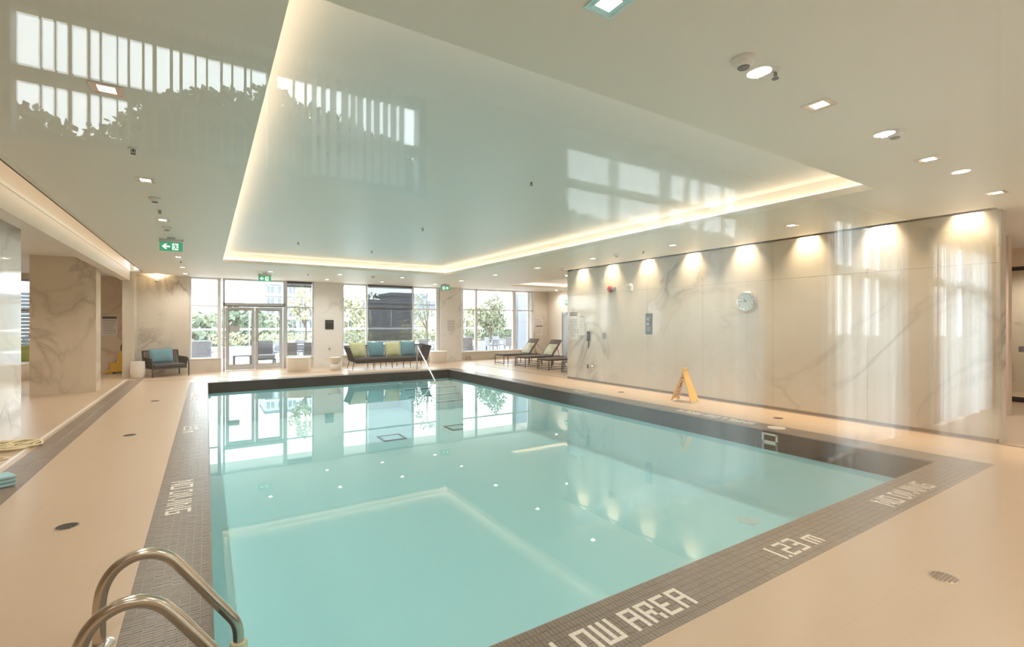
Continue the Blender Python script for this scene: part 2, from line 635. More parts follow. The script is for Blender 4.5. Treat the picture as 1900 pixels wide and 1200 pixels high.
# pool shell
PD = -1.15
mb = MB()
mb.box(PX0 - 0.2, PX1 + 0.2, PY0 - 0.2, PY1 + 0.2, PD - 0.15, PD)
mb.box(PX0 - 0.2, PX0, PY0, PY1, PD, -0.30)
mb.box(PX1, PX1 + 0.2, PY0, PY1, PD, -0.30)
mb.box(PX0 - 0.2, PX1 + 0.2, PY0 - 0.2, PY0, PD, -0.30)
mb.box(PX0 - 0.2, PX1 + 0.2, PY1, PY1 + 0.2, PD, -0.30)
basin = struct('pool_basin', mb, BASINM, label='pale turquoise plastered pool basin')
mb = MB()
e = 0.012
mb.box(PX0 - 0.02, PX0 + e, PY0, PY1, -0.30, -0.012)
mb.box(PX1 - e, PX1 + 0.02, PY0, PY1, -0.30, -0.012)
mb.box(PX0, PX1, PY0 - 0.02, PY0 + e, -0.30, -0.012)
mb.box(PX0, PX1, PY1 - e, PY1 + 0.02, -0.30, -0.012)
mb.build('waterline_band', DARKT, basin)
mb = MB()                                       # rounded nosing of the coping
for (a, b) in (((PX0, PY0), (PX0, PY1)), ((PX1, PY0), (PX1, PY1)), ((PX0, PY0), (PX1, PY0)), ((PX0, PY1), (PX1, PY1))):
    mb.tube([(a[0], a[1], -0.014), (b[0], b[1], -0.014)], 0.014, 8)
mb.build('nosing', GREYT, coping)
# entry steps in the far corner
for k in range(4):
    m = MB().box(5.35, PX1 - e, PY1 - e - 0.30 * (k + 1), PY1 - e - 0.30 * k, PD, -0.33 - 0.19 * k)
    st = m.build('pool_step', BASINM, basin)
    MB().box(5.35, PX1 - e, PY1 - e - 0.30 * (k + 1) - 0.004, PY1 - e - 0.30 * (k + 1) + 0.05, -0.345 - 0.19 * k, -0.326 - 0.19 * k).build('step_nosing', DARKT, st)
# main drains, floor return, skimmer
for (u, v) in ((727, 812), (849, 793)):
    x, y = PZ(u, v, PD)
    m = MB()
    for a in (-1, 1):
        m.box(x + a * 0.26 - 0.02, x + a * 0.26 + 0.02, y - 0.28, y + 0.28, PD, PD + 0.02)
        m.box(x - 0.28, x + 0.28, y + a * 0.26 - 0.02, y + a * 0.26 + 0.02, PD, PD + 0.02)
    m.build('drain_frame', DARKG, basin)
    m = MB()
    for k in range(9):
        m.box(x - 0.22 + k * 0.052, x - 0.20 + k * 0.052, y - 0.24, y + 0.24, PD, PD + 0.012)
    m.build('drain_grate', BASINM, basin)
x, y = PZ(1387, 966, PD)
m = MB()
m.lathe([(0.135, 0), (0.135, 0.012), (0.12, 0.016)], (x, y, PD))
m.build('floor_return_cover', WHITE, basin)
yk = 4.02
m = MB()
m.box(PX1 - e - 0.012, PX1 - e, yk - 0.12, yk + 0.12, -0.075, -0.05)
m.box(PX1 - e - 0.012, PX1 - e, yk - 0.12, yk + 0.12, -0.21, -0.16)
m.box(PX1 - e - 0.012, PX1 - e, yk + 0.09, yk + 0.12, -0.20, -0.055)
m.box(PX1 - e - 0.012, PX1 - e, yk - 0.12, yk - 0.09, -0.20, -0.055)
sk = m.build('skimmer_frame', SIGNW, basin)
MB().box(PX1 - e - 0.004, PX1 - e + 0.001, yk - 0.09, yk + 0.09, -0.16, -0.075).build('skimmer_throat', BLACK, sk)
m = MB()
m.lathe([(0.125, -0.002), (0.125, 0.006), (0.11, 0.009)], (7.37, 4.05, 0))
tag(m.build('skimmer_lid', POTW), 'round white skimmer lid set in the dark coping', 'lid')

# water surface
mb = MB()
mb.quad((PX0 + e, PY0 + e, WZ), (PX1 - e, PY0 + e, WZ), (PX1 - e, PY1 - e, WZ), (PX0 + e, PY1 - e, WZ))
wo = mb.build('pool_water', WATER)
tag(wo, 'still turquoise water filling the indoor pool', 'water', kind='stuff')

# left drain strip: two rows of brown tiles and a white edge trim
ds = struct_empty('floor_drain_strip', 'brown grey tile strip along the left side of the deck')
TD = MB().box(0.0015, 0.1565, 0.002, 0.598, 0.0, 0.004).mesh('strip_tile', DRAINT)
for j in range(28):
    for i in range(2):
        y = 0.9 + j * 0.60 + (0.3 if i else 0)
        if y > 16.9:
            continue
        o = bpy.data.objects.new('strip_tile', TD)
        C.objects.link(o)
        o.parent = ds
        o.location = (-1.855 + i * 0.166, y, random.uniform(0, 0.0012))
struct('trim_1', MB().box(-1.955, -1.915, 0.6, 17.6, 0.0, 0.006), POTW, label='white floor trim beside the brown tile strip')
# slot drain that runs along the marble wall and across the far deck
mb = MB()
mb.box(8.86, 8.925, 0.2, 16.75, 0.0, 0.003)
mb.box(-1.5, 8.86, 16.72, 16.76, 0.0, 0.003)
struct('trim_2', mb, DRAINT, label='narrow brown slot drain in the deck floor')

# round floor drains
def floor_drain(x, y, label):
    t_ = thing('floor_drain', label, 'drain', (x, y, 0), 0, 'round deck drains')
    m = MB()
    m.lathe([(0.078, 0), (0.078, 0.003), (0.070, 0.004)], (0, 0, 0), 24)
    m.build('rim', STEEL, t_)
    m = MB()
    for k in range(-3, 4):
        w_ = math.sqrt(max(0, 0.066 ** 2 - (k * 0.019) ** 2))
        m.box(-w_, w_, k * 0.019 - 0.006, k * 0.019 + 0.006, 0.004, 0.0062)
    m.build('grate', BRONZE, t_)
for (x, y) in ((-0.93, 5.08), (-0.93, 8.75), (-0.90, 12.33), (3.92, 1.10), (8.15, 4.45), (8.15, 8.1)):
    floor_drain(x, y, 'small round metal drain grate in the beige deck')

# ------------------------------------------------------------------ ceiling with lit coves
CV = (0.33, 6.41, 2.40, 14.0)
CV2 = (10.3, 13.2, 12.2, 16.5)
SLR = (8.77, WX, WY0, WY1)
SLL = (-1.89, -1.61, -2.3, 17.9)
mb = MB()
slab(mb, [-8.0, 17.0], [-2.3, 20.6], [CV, CV2, SLR, SLL], CZ, CZ + 0.05)
struct('ceiling', mb, CEIL, label='smooth off white ceiling with recessed coves')
RZ = 3.39
def recess(name, cv, z1, label):
    s = 0.10
    x0, x1, y0, y1 = cv[0] - s, cv[1] + s, cv[2] - s, cv[3] + s
    mb = MB()
    mb.box(x0 - 0.05, x1 + 0.05, y0 - 0.05, y1 + 0.05, z1, z1 + 0.05)
    for (a, b, c, d) in ((x0 - 0.05, x0, y0, y1), (x1, x1 + 0.05, y0, y1), (x0 - 0.05, x1 + 0.05, y0 - 0.05, y0), (x0 - 0.05, x1 + 0.05, y1, y1 + 0.05)):
        mb.box(a, b, c, d, CZ + 0.05, z1)
    r = struct(name, mb, CEILR, label=label)
    zl = CZ + 0.052
    m = MB()
    for (a, b, c, d) in ((cv[0] - 0.012, cv[0], cv[2], cv[3]), (cv[1], cv[1] + 0.012, cv[2], cv[3]), (cv[0] - 0.012, cv[1] + 0.012, cv[2] - 0.012, cv[2]), (cv[0] - 0.012, cv[1] + 0.012, cv[3], cv[3] + 0.012)):
        m.box(a, b, c, d, CZ + 0.05, CZ + 0.078)
    m.build('upstand', CEILR, r)
    for (a, b, c, d) in ((x0 + 0.035, x0 + 0.065, y0 + 0.03, y1 - 0.03), (x1 - 0.065, x1 - 0.035, y0 + 0.03, y1 - 0.03),
                         (x0 + 0.10, x1 - 0.10, y0 + 0.035, y0 + 0.065), (x0 + 0.10, x1 - 0.10, y1 - 0.065, y1 - 0.035)):
        MB().box(a, b, c, d, zl, zl + 0.014).build('led_strip', LEDM, r)
recess('ceiling_recess', CV, RZ, 'large raised ceiling tray over the pool with warm cove lighting')
recess('ceiling_recess_alcove', CV2, 3.30, 'small raised ceiling tray over the lounger alcove')
# light slot above the marble wall and the shadow slot on the left
mb = MB()
mb.box(SLR[0] - 0.04, SLR[0], SLR[2], SLR[3], CZ + 0.05, 3.50)
mb.box(SLR[0] - 0.04, SLR[1], SLR[2], SLR[3], 3.50, 3.54)
mb.box(SLR[0], SLR[1], SLR[2] - 0.03, SLR[2], CZ + 0.05, 3.50)
mb.box(SLR[0], SLR[1], SLR[3], SLR[3] + 0.03, CZ + 0.05, 3.50)
struct('ceiling_slot', mb, WHITE, label='light slot in the ceiling above the marble wall')
mb = MB()
mb.box(SLL[0], SLL[1] + 0.04, SLL[2], SLL[3], 3.50, 3.54)
mb.box(SLL[1], SLL[1] + 0.04, SLL[2], SLL[3], CZ + 0.05, 3.50)
sl_ = struct('ceiling_slot_left', mb, BEIGE, label='narrow ceiling slot above the left beam')
MB().box(SLL[1] - 0.012, SLL[1] - 0.002, 0.8, 17.6, 3.22, 3.25).build('led_strip', BEAMGLOW, sl_)  # unseen glowing strip added to brighten the beam face
struct('trim_3', MB().box(SLL[1] - 0.018, SLL[1] + 0.004, SLL[2], SLL[3], CZ - 0.004, CZ + 0.05), GAPSHADE, label='dark strip painted as the shadow gap at the left ceiling edge')  # dark colour stands in for the shade inside the gap
struct('trim_4', MB().box(SLL[1] + 0.004, SLL[1] + 0.05, SLL[2], SLL[3], CZ - 0.008, CZ), BEIGE, label='pale strip beside the shadow line in the ceiling')

# ------------------------------------------------------------------ walls
def paneled(name, face, label, mat, axis, pos_, a0, a1, rows, step, th=0.03, back=0.25, sign=1, jt=0.004):
    """a wall core with stone panels on its face; axis is the direction of its normal"""
    core = MB()
    if axis == 'x':
        core.box(min(pos_ + sign * th, pos_ + sign * back), max(pos_ + sign * th, pos_ + sign * back), a0, a1, rows[0], rows[-1])
    else:
        core.box(a0, a1, min(pos_ + sign * th, pos_ + sign * back), max(pos_ + sign * th, pos_ + sign * back), rows[0], rows[-1])
    w_ = struct(name, core, GROUT, label=label)
    n = max(1, int(round((a1 - a0) / step)))
    for i in range(n):
        b0, b1 = a0 + (a1 - a0) * i / n + jt / 2, a0 + (a1 - a0) * (i + 1) / n - jt / 2
        if i == 0: b0 = a0
        if i == n - 1: b1 = a1
        for k in range(len(rows) - 1):
            z0, z1 = rows[k] + (jt / 2 if k else 0), rows[k + 1] - (jt / 2 if k < len(rows) - 2 else 0)
            m = MB()
            lo, hi = min(pos_, pos_ + sign * th), max(pos_, pos_ + sign * th)
            if axis == 'x':
                m.box(lo, hi, b0, b1, z0, z1)
            else:
                m.box(b0, b1, lo, hi, z0, z1)
            m.build('marble_panel', mat, w_)
    return w_
wr = paneled('wall_right', None, 'long polished cream marble wall beside the pool', MARB, 'x', WX, WY0, WY1, [0, 2.42, 3.50], 1.52)
MB().box(WX + 0.002, WX + 0.25, WY1 - 0.001, WY1 + 0.012, 0, 3.13).build('end_panel', MARB, wr)
MB().box(WX + 0.002, WX + 0.25, WY0 - 0.012, WY0 + 0.001, 0, 3.13).build('end_panel', MARB, wr)
struct('baseboard_right', MB().box(WX - 0.012, WX, WY0, WY1, 0.0, 0.05), DRAINT, label='low brown base strip under the marble wall')
struct('wall_alcove_near', MB().box(9.2, 14.2, WY1 + 0.0, WY1 + 0.15, 0, CZ), BEIGE, label='plain side wall of the lounger alcove')

# far wall: marble piers between windows
piers = []
xA0, xA1 = PX(352, FY), PX(582, FY)
xB0, xB1 = PX(635, FY), PX(817, FY)
xC0, xC1 = PX(857, FY), PX(990, FY)
MARBF = marble('marble_far', (0.66, 0.60, 0.52), (0.71, 0.66, 0.59), (0.36, 0.31, 0.26), 0.09, 0.5, (5, 2, 1), 0.42, 0.62)
def pier(name, x0, x1, label, z1=CZ, z0=0.0, mat=MARBF):
    return paneled(name, None, label, mat, 'y', FY, x0, x1, [z0, z1], 1.6, 0.03, 0.36, 1)
pier('wall_far', PX(252, FY) - 0.1, xA0, 'marble wall section beside the armchair')
pier('wall_far_middle', xA1, xB0, 'marble pier carrying a small black panel', mat=MARBW)
pier('wall_far_right', xB1, xC0, 'marble pier between the sofa window and the tree window', mat=MARBW)
pier('wall_far_end', xC1, 14.0, 'marble wall section behind the loungers')
SILL = 0.42
pier('wall_far_sill_left', xA0, PX(411, FY), 'low marble wall under the left window', SILL)
pier('wall_far_sill_door', PX(530, FY), xA1, 'low marble wall under the door sidelight', 0.38)
pier('wall_far_sill_middle', xB0, xB1, 'low marble wall under the sofa window', 0.38)
pier('wall_far_sill_right', xC0, xC1, 'low marble wall under the tree window', 0.34)
struct('wall_far_header', MB().box(xA0, xC1, FY + 0.36, FY + 0.5, CZ, CZ + 0.4), BEIGE)
# alcove side wall with a door
mb = MB()
dy0, dy1 = 16.75, 17.75
mb.box(14.0, 14.2, WY1, dy0, 0, CZ)
mb.box(14.0, 14.2, dy1, FY + 0.4, 0, CZ)
mb.box(14.0, 14.2, dy0, dy1, 2.16, CZ)
struct('wall_alcove', mb, BEIGE, label='beige wall at the end of the lounger alcove')
d2 = struct_empty('door_2', 'grey metal door at the back of the lounger alcove')
MB().box(14.03, 14.08, dy0 + 0.05, dy1 - 0.05, 0.0, 2.11).build('door_leaf', ALUD, d2)
m = MB()
m.box(13.985, 14.1, dy0, dy0 + 0.05, 0, 2.16)
m.box(13.985, 14.1, dy1 - 0.05, dy1, 0, 2.16)
m.box(13.985, 14.1, dy0, dy1, 2.11, 2.16)
m.build('door_frame', WHITE, d2)
MB().tube([(13.99, dy0 + 0.12, 1.02), (13.97, dy0 + 0.12, 1.02), (13.97, dy0 + 0.28, 1.02)], 0.012, 8).build('door_handle', STEEL_F, d2)
MB().box(13.97, 14.03, dy1 - 0.45, dy1 - 0.1, 2.02, 2.09).build('door_closer', ALUD, d2)

# left side: beam, pillars, room behind
struct('beam_left', MB().box(-2.10, -1.90, -2.3, 18.0, 2.86, 3.50), BEIGE, label='beige beam along the left side of the pool hall')
def pillar(name, x0, x1, y0, y1, z1, mat, label):
    c = MB().box(x0 + 0.02, x1 - 0.02, y0 + 0.02, y1 - 0.02, 0, z1)
    w_ = struct(name, c, GROUT, label=label)
    for (a, b, c_, d) in ((x0, x1, y0, y0 + 0.02), (x0, x1, y1 - 0.02, y1), (x0, x0 + 0.02, y0 + 0.02, y1 - 0.02), (x1 - 0.02, x1, y0 + 0.02, y1 - 0.02)):
        MB().box(a, b, c_, d, 0, z1).build('marble_panel', mat, w_)
    return w_
pillar('wall_pillar', -3.30, -2.27, 8.85, 9.70, CZ, MARBW, 'polished white marble pillar at the left edge')
pillar('wall_pillar_middle', -3.32, -2.19, 14.75, 15.35, CZ, MARBP, 'wide veined tan marble pillar on the left')
pillar('wall_pillar_far', -2.08, -1.80, 17.95, 18.86, 3.50, MARB, 'slim marble pillar in the far left corner')
LY = 20.2
mb = MB()
lwx0, lwx1 = -5.75, -4.20
mb.box(-8.0, lwx0, LY, LY + 0.2, 0, CZ)
mb.box(lwx1, -1.80, LY, LY + 0.2, 0, CZ)
mb.box(lwx0, lwx1, LY, LY + 0.2, 0, 0.42)
mb.box(lwx0, lwx1, LY, LY + 0.2, 2.95, CZ)
struct('wall_left_room_far', mb, MARBP, label='far wall of the side room behind the pillars')
struct('wall_left', MB().box(-8.0, -7.8, -2.3, 20.4, 0, CZ), BEIGE, label='outer wall of the side room')
struct('wall_left_return', MB().box(-2.0, -1.85, 18.86, LY, 0, CZ), MARBP, label='short return wall of the side room')

# right end: passage, peach wall and glass door
mb = MB()
mb.box(11.8, 12.0, 2.44, 11.05, 0, CZ)
struct('wall_passage', mb, PEACH, label='peach wall in the passage beyond the marble wall')
struct('baseboard_passage', MB().box(11.785, 11.8, 2.44, 11.05, 0, 0.10), PEACH)
struct('wall_passage_right', MB().box(12.0, 14.0, 3.4, 3.55, 0, CZ), PEACH)
struct('wall_end', MB().box(16.0, 16.2, BY, 11.05, 0, CZ), MARBP, label='tan wall at the end of the passage')
d3 = struct_empty('door_3', 'frameless glass door with dark rails in the passage')
MB().box(13.98, 14.0, 1.75, 3.35, 0.10, 2.68).build('glass_leaf', CLEAR, d3)
MB().box(13.97, 14.01, 1.75, 3.35, 0.0, 0.10).build('bottom_rail', BRONZE, d3)
MB().box(13.97, 14.01, 1.75, 3.35, 2.68, 2.76).build('top_rail', BRONZE, d3)
MB().box(13.95, 14.03, 2.64, 2.74, 1.02, 1.14).build('lock_case', ALUD, d3)
struct('wall_end_header', MB().box(13.95, 14.05, BY, 3.4, 2.76, CZ), PEACH)

# ------------------------------------------------------------------ far windows
def window(name, label, xs, z0, z1, transoms, Y, mat, fw=0.05, mull=None, fd=0.09):
    """xs: edges of the bays; transoms: heights per bay"""
    w_ = struct_empty(name, label)
    n = len(xs) - 1
    for i, x in enumerate(xs):
        hw = (mull[i] if mull else fw) / 2
        a, b = x - hw, x + hw
        if i == 0: a, b = x, x + 2 * hw
        if i == n: a, b = x - 2 * hw, x
        MB().box(a, b, Y - fd / 2, Y + fd / 2, z0, z1).build('mullion', mat, w_)
    for i in range(n):
        zs = [z0] + list(transoms[i]) + [z1]
        a, b = xs[i] + 0.02, xs[i + 1] - 0.02
        for k, z in enumerate(zs):
            lo = z if k == 0 else z - (fw if k == len(zs) - 1 else fw / 2)
            MB().box(a, b, Y - fd / 2 + 0.005, Y + fd / 2 - 0.005, lo, lo + fw).build('transom', mat, w_)
        for k in range(len(zs) - 1):
            MB().box(a, b, Y - 0.008, Y + 0.008, zs[k] + 0.01, zs[k + 1] - 0.01).build('pane', CLEAR, w_)
    return w_
g = lambda u: PX(u, GY)
window('window_1', 'tall left window beside the terrace door', [g(352), g(410)], SILL, CZ, [[2.19]], GY, WFRAME, 0.05, [0.05, 0.10])
# double door with transom light
xd0, xd1 = g(410) + 0.05, g(529)
d1 = struct_empty('door_1', 'double glazed aluminium terrace door')
m = MB()
m.box(xd0, xd0 + 0.07, GY - 0.07, GY + 0.07, 0, CZ)
m.box(xd1 - 0.07, xd1 + 0.03, GY - 0.07, GY + 0.07, 0, CZ)
m.box(xd0, xd1, GY - 0.07, GY + 0.07, 2.21, 2.31)
m.box(xd0, xd1, GY - 0.05, GY + 0.05, CZ - 0.05, CZ)
m.build('door_frame', ALU, d1)
MB().box(xd0 + 0.07, xd1 - 0.07, GY - 0.008, GY + 0.008, 2.31, CZ - 0.05).build('transom_pane', CLEAR, d1)
MB().box(xd0 + 0.07, xd1 - 0.07, GY - 0.03, GY + 0.05, 2.175, 2.21).build('head_seal', DARKG, d1)
xm = (xd0 + xd1) / 2
for s, (a, b) in enumerate(((xd0 + 0.085, xm - 0.006), (xm + 0.006, xd1 - 0.085))):
    lf = MB()
    lf.box(a, a + 0.09, GY - 0.03, GY + 0.03, 0.01, 2.165)
    lf.box(b - 0.09, b, GY - 0.03, GY + 0.03, 0.01, 2.165)
    lf.box(a + 0.09, b - 0.09, GY - 0.03, GY + 0.03, 0.01, 0.19)
    lf.box(a + 0.09, b - 0.09, GY - 0.03, GY + 0.03, 2.055, 2.165)
    lo = lf.build('door_leaf', ALU, d1)
    MB().box(a + 0.09, b - 0.09, GY - 0.006, GY + 0.006, 0.19, 2.055).build('pane', CLEAR, lo)
    m = MB()
    ga = 0.012
    m.box(a + 0.09, a + 0.09 + ga, GY - 0.036, GY - 0.03, 0.19, 2.055)
    m.box(b - 0.09 - ga, b - 0.09, GY - 0.036, GY - 0.03, 0.19, 2.055)
    m.box(a + 0.09, b - 0.09, GY - 0.036, GY - 0.03, 0.19, 0.19 + ga)
    m.box(a + 0.09, b - 0.09, GY - 0.036, GY - 0.03, 2.055 - ga, 2.055)
    m.build('gasket', DARKG, lo)
    hx = b - 0.045 if s == 0 else a + 0.045
    MB().tube([(hx, GY - 0.03, 0.98), (hx, GY - 0.08, 0.98), (hx, GY - 0.08, 1.16), (hx, GY - 0.03, 1.16)], 0.010, 8).build('handle', STEEL_F, lo)
    cx = a + 0.30 if s == 0 else b - 0.30
    MB().box(cx - 0.22, cx + 0.22, GY - 0.10, GY - 0.035, 2.10, 2.16).build('closer', ALU, lo)
    if s == 0:
        MB().box(a + 0.10, a + 0.42, GY - 0.009, GY - 0.0062, 1.32, 1.52).build('notice', ALU, lo)
window('window_2', 'sidelight window right of the terrace door', [g(530), g(582)], 0.38, CZ, [[2.19]], GY, ALU, 0.05, [0.05, 0.06])
window('window_3', 'wide window behind the sofa', [g(635), g(680), g(766), g(815)], 0.38, CZ, [[2.19]] * 3, GY, WFRAME, 0.055, [0.05, 0.07, 0.07, 0.16])
window('window_4', 'wide window looking at the terrace trees', [g(857), g(883), g(953.5), g(980), g(989)], 0.34, CZ, [[2.21]] * 4, GY, WFRAME, 0.055, [0.05, 0.11, 0.17, 0.10, 0.06])
window('window_5', 'dark window in the side room', [lwx0, -5.05, lwx1], 0.42, 2.95, [[2.0], [2.0]], LY + 0.1, ALUD, 0.07)
# window sills
for i, (a, b, z) in enumerate(((xA0, g(410), SILL), (g(530), xA1, 0.38), (xB0, xB1, 0.38), (xC0, xC1, 0.34))):
    struct('window_sill', MB().box(a, b, FY - 0.015, GY, z, z + 0.022), WHITE)
# roller shades
def shade(x0, x1, ztop, zbot, label, Y):
    s = thing('roller_shade', label, 'roller shade', ((x0 + x1) / 2, Y, 0))
    hw = (x1 - x0) / 2
    MB().quad((-hw, 0, zbot), (hw, 0, zbot), (hw, 0, ztop), (-hw, 0, ztop)).build('fabric', SHADE, s)
    MB().box(-hw, hw, -0.012, 0.008, zbot - 0.025, zbot + 0.005).build('hem_bar', ALUD, s)
    MB().tube([(-hw, 0.01, ztop - 0.02), (hw, 0.01, ztop - 0.02)], 0.035, 12).build('roller', DARKG, s)
shade(g(681) + 0.02, g(765) - 0.02, CZ - 0.02, 0.93, 'dark mesh roller shade lowered over the middle pane behind the sofa', GY - 0.06)
shade(g(531) + 0.03, g(579) - 0.02, CZ - 0.02, 2.94, 'dark roller shade rolled up above the door sidelight', GY - 0.06)

# ------------------------------------------------------------------ passage behind the glass partition
win_b = [(-0.78, 1.22, [-0.78, 0.31, 1.22]), (2.35, 4.90, [2.35, 3.6, 4.90]), (6.45, 8.52, [6.45, 7.5, 8.52]), (9.92, 12.35, [9.92, 11.1, 12.35])]
mb = MB()
xs = [-8.0] + [a for w_ in win_b for a in w_[:2]] + [16.2]
for i in range(0, len(xs), 2):
    mb.box(xs[i], xs[i + 1], BY - 0.25, BY, 0, CZ)
for w_ in win_b:
    mb.box(w_[0], w_[1], BY - 0.25, BY, 3.07, CZ)
mb.box(win_b[0][0], win_b[0][1], BY - 0.25, BY, 0, 2.40)  # wall under the strip window added to keep slat reflections high
struct('wall_back', mb, PEACH, label='peach window wall of the passage facing the glass partition')
for i, w_ in enumerate(win_b):
    window('window_%d' % (6 + i), 'high strip window in the passage wall' if i == 0 else 'full height window in the passage wall', w_[2], 2.40 if i == 0 else 0.0, 3.07, [[2.73]] * 2 if i < 2 else [[2.30]] * 2, BY - 0.12, ALUD, 0.05 if i < 2 else 0.12)
# sheer curtains on three of the windows
def curtain(x0, x1, label, seed, off=0.10):
    rnd = random.Random(seed)
    n = int((x1 - x0) / 0.012)
    ph = [rnd.uniform(0, 6.28) for _ in range(4)]
    m = MB()
    top, bot = 3.06, 0.03
    vs = []
    for i in range(n + 1):
        x = x0 + (x1 - x0) * i / n
        y = BY + off + (0.028 if off > 0.05 else 0.012) * math.sin(x * 42 + ph[0] + 1.2 * math.sin(x * 5 + ph[1])) + (0.016 if off > 0.05 else 0.006) * math.sin(x * 17 + ph[2])
        vs += [(x, y, top), (x, y + 0.01 * math.sin(x * 9 + ph[3]), 1.5), (x, y + 0.02 * math.sin(x * 9 + ph[3]), bot + 0.01 * math.sin(x * 6))]
    fs = []
    for i in range(n):
        for k in range(2):
            a = i * 3 + k
            fs.append((a, a + 1, a + 4, a + 3))
    m._add(vs, fs, True)
    c = thing('sheer_curtain', label, 'curtain', ((x0 + x1) / 2, BY + off, 0))
    o = m.build('panel', SHEER, c)
    o.location = (-(x0 + x1) / 2, -(BY + off), 0)
    MB().box(x0 - (x0 + x1) / 2, x1 - (x0 + x1) / 2, -0.012, 0.012, 3.06, 3.085).build('track', WHITE, c)
CVY = 2 * GP - (BY + 0.17)
for i, (a, b) in enumerate(((PX(1126, CVY), PX(1150, CVY)), (PX(1222, CVY), PX(1243, CVY)), (PX(1266, CVY), PX(1284, CVY)), (PX(1295, CVY), PX(1306, CVY)), (PX(1332, CVY), PX(1347, CVY)), (PX(1398, CVY), PX(1420, CVY)), (6.05, 7.50), (7.51, 8.56), (9.45, 11.10), (11.11, 12.42))):
    curtain(a, b, ['narrow gathered white sheer curtain at the second passage window', 'wide gathered white sheer curtain at the last two passage windows'][i > 5], i, 0.17 if i < 6 else 0.10)
curtain(2.08, 4.99, 'full width white sheer curtain added to veil the sky behind the narrow gathered ones', 77, 0.035)  # extra layer added to soften the bright sky in the partition reflection
for o in C.objects:
    if o.get('category') == 'curtain':
        o['group'] = 'sheer curtains of the passage windows'
# vertical blind on the first window
vb = thing('vertical_blind', 'short vertical slat blind on the high strip window of the passage', 'blind', (0.2, BY + 0.1, 0))
MB().box(-1.0, 1.05, -0.03, 0.03, 3.02, 3.07).build('head_rail', WHITE, vb)
for (u, wpx, sheer) in ((76, 5, 0), (103, 5, 0), (130, 9, 0), (165, 7, 0), (187, 5, 0), (218, 3, 0), (239, 5, 0), (266, 5, 0), (287, 8, 0), (318, 6, 0), (336, 6, 0), (363, 4, 0), (384, 4, 0), (411, 5, 0), (431, 4, 0), (455, 5, 0), (466, 3, 0),
                       (545, 5, 0), (567, 5, 0), (583, 9, 1), (600, 9, 1), (618, 12, 1), (640, 14, 1), (655, 10, 1), (668, 12, 1), (684, 10, 1), (699, 12, 1), (715, 10, 1), (730, 12, 1), (745, 10, 1)):
    Yv = 2 * GP - (BY + 0.1)
    x0, x1 = PX(u - wpx / 2, Yv), PX(u + wpx / 2, Yv)
    hw = (x1 - x0) / 2
    MB().box(-hw, hw, -0.001, 0.001, 2.42, 3.02).build('slat', SHEER if sheer else ALUD, vb, ((x0 + x1) / 2 - 0.2, 0, 0), (0, 0, 0.12))
# partition: frameless glass in floor and ceiling channels
gpn = struct_empty('wall_glass', 'frameless glass partition between the passage and the pool hall')
for (a, b) in ((-4.6, -2.22), (-2.2, 2.30)):
    MB().box(a, b, GP - 0.006, GP + 0.006, 0.03, CZ - 0.02).build('glass_panel', PANEG, gpn)
MB().box(-4.6, 2.30, GP - 0.02, GP + 0.02, 0.0, 0.03).build('floor_channel', ALU, gpn)
MB().box(-4.6, 2.30, GP - 0.02, GP + 0.02, CZ - 0.02, CZ).build('ceiling_channel', ALU, gpn)

# ------------------------------------------------------------------ ceiling fixtures
def spot(parent, power, ang, loc=(0, 0, -0.024), col=WARM, blend=0.8, tilt=(0, 0, 0), rad=0.012):
    l = bpy.data.lights.new('lamp', 'SPOT')
    l.energy = power
    l.color = col
    l.spot_size = math.radians(ang)
    l.spot_blend = blend
    l.shadow_soft_size = rad
    o = bpy.data.objects.new('lamp', l)
    C.objects.link(o)
    o.parent = parent
    o.location = loc
    o.rotation_euler = tilt
    return o
def make_square_light():
    t_ = thing('square_downlight', 'square recessed ceiling downlight with a lit lens in the pool hall', 'ceiling light', (0, 0, CZ), 0, 'square downlights around the pool')
    h, f = 0.085, 0.012
    m = MB()
    for a in (-1, 1):
        m.box(min(a * h, a * (h - f)), max(a * h, a * (h - f)), -h, h, -0.006, 0.0)
        m.box(-h + f, h - f, min(a * h, a * (h - f)), max(a * h, a * (h - f)), -0.006, 0.0)
    m.build('trim_ring', STEEL_F, t_)
    m = MB()
    q, r = h - f, 0.05
    for (a, b) in (((-q, -q), (q, -q)), ((q, -q), (q, q)), ((q, q), (-q, q)), ((-q, q), (-q, -q))):
        m.quad((a[0], a[1], -0.004), (b[0], b[1], -0.004), (b[0] * 0.45, b[1] * 0.45, -0.002), (a[0] * 0.45, a[1] * 0.45, -0.002))
    m.build('reflector', STEEL_F, t_)
    MB().box(-q * 0.62, q * 0.62, -q * 0.62, q * 0.62, -0.0035, -0.001).build('lens', LENS, t_)
    spot(t_, SPOT_W * 0.75, 150)
    return t_
sq = make_square_light()
spots = [(1.62, 1.69), (3.62, 1.69), (5.68, 1.70), (7.80, 1.71)]
spots += [(-0.55, y) for y in (4.07, 6.43, 8.77, 11.1, 13.46, 15.85, 17.88)]
spots += [(7.70, y) for y in (4.00, 6.26, 8.56, 10.81, 13.09, 15.50)]
spots += [(1.59, 15.79), (3.52, 15.55), (5.51, 15.50), (3.55, 17.6), (5.46, 17.5), (7.5, 17.4), (-0.42, 1.69)]
def row_of(x, y):
    if y < 2: return ('square recessed downlight in the ceiling above the tile lettering at the passage end', 'square downlights at the passage end')
    if x < 0: return ('square recessed downlight in the ceiling above the deck beside the brown tile strip', 'square downlights over the left deck')
    if y > 15.2: return ('square recessed downlight in the ceiling between the raised tray and the far windows', 'square downlights before the far windows')
    return ('square recessed downlight in the ceiling beside the marble wall washers', 'square downlights along the marble wall')
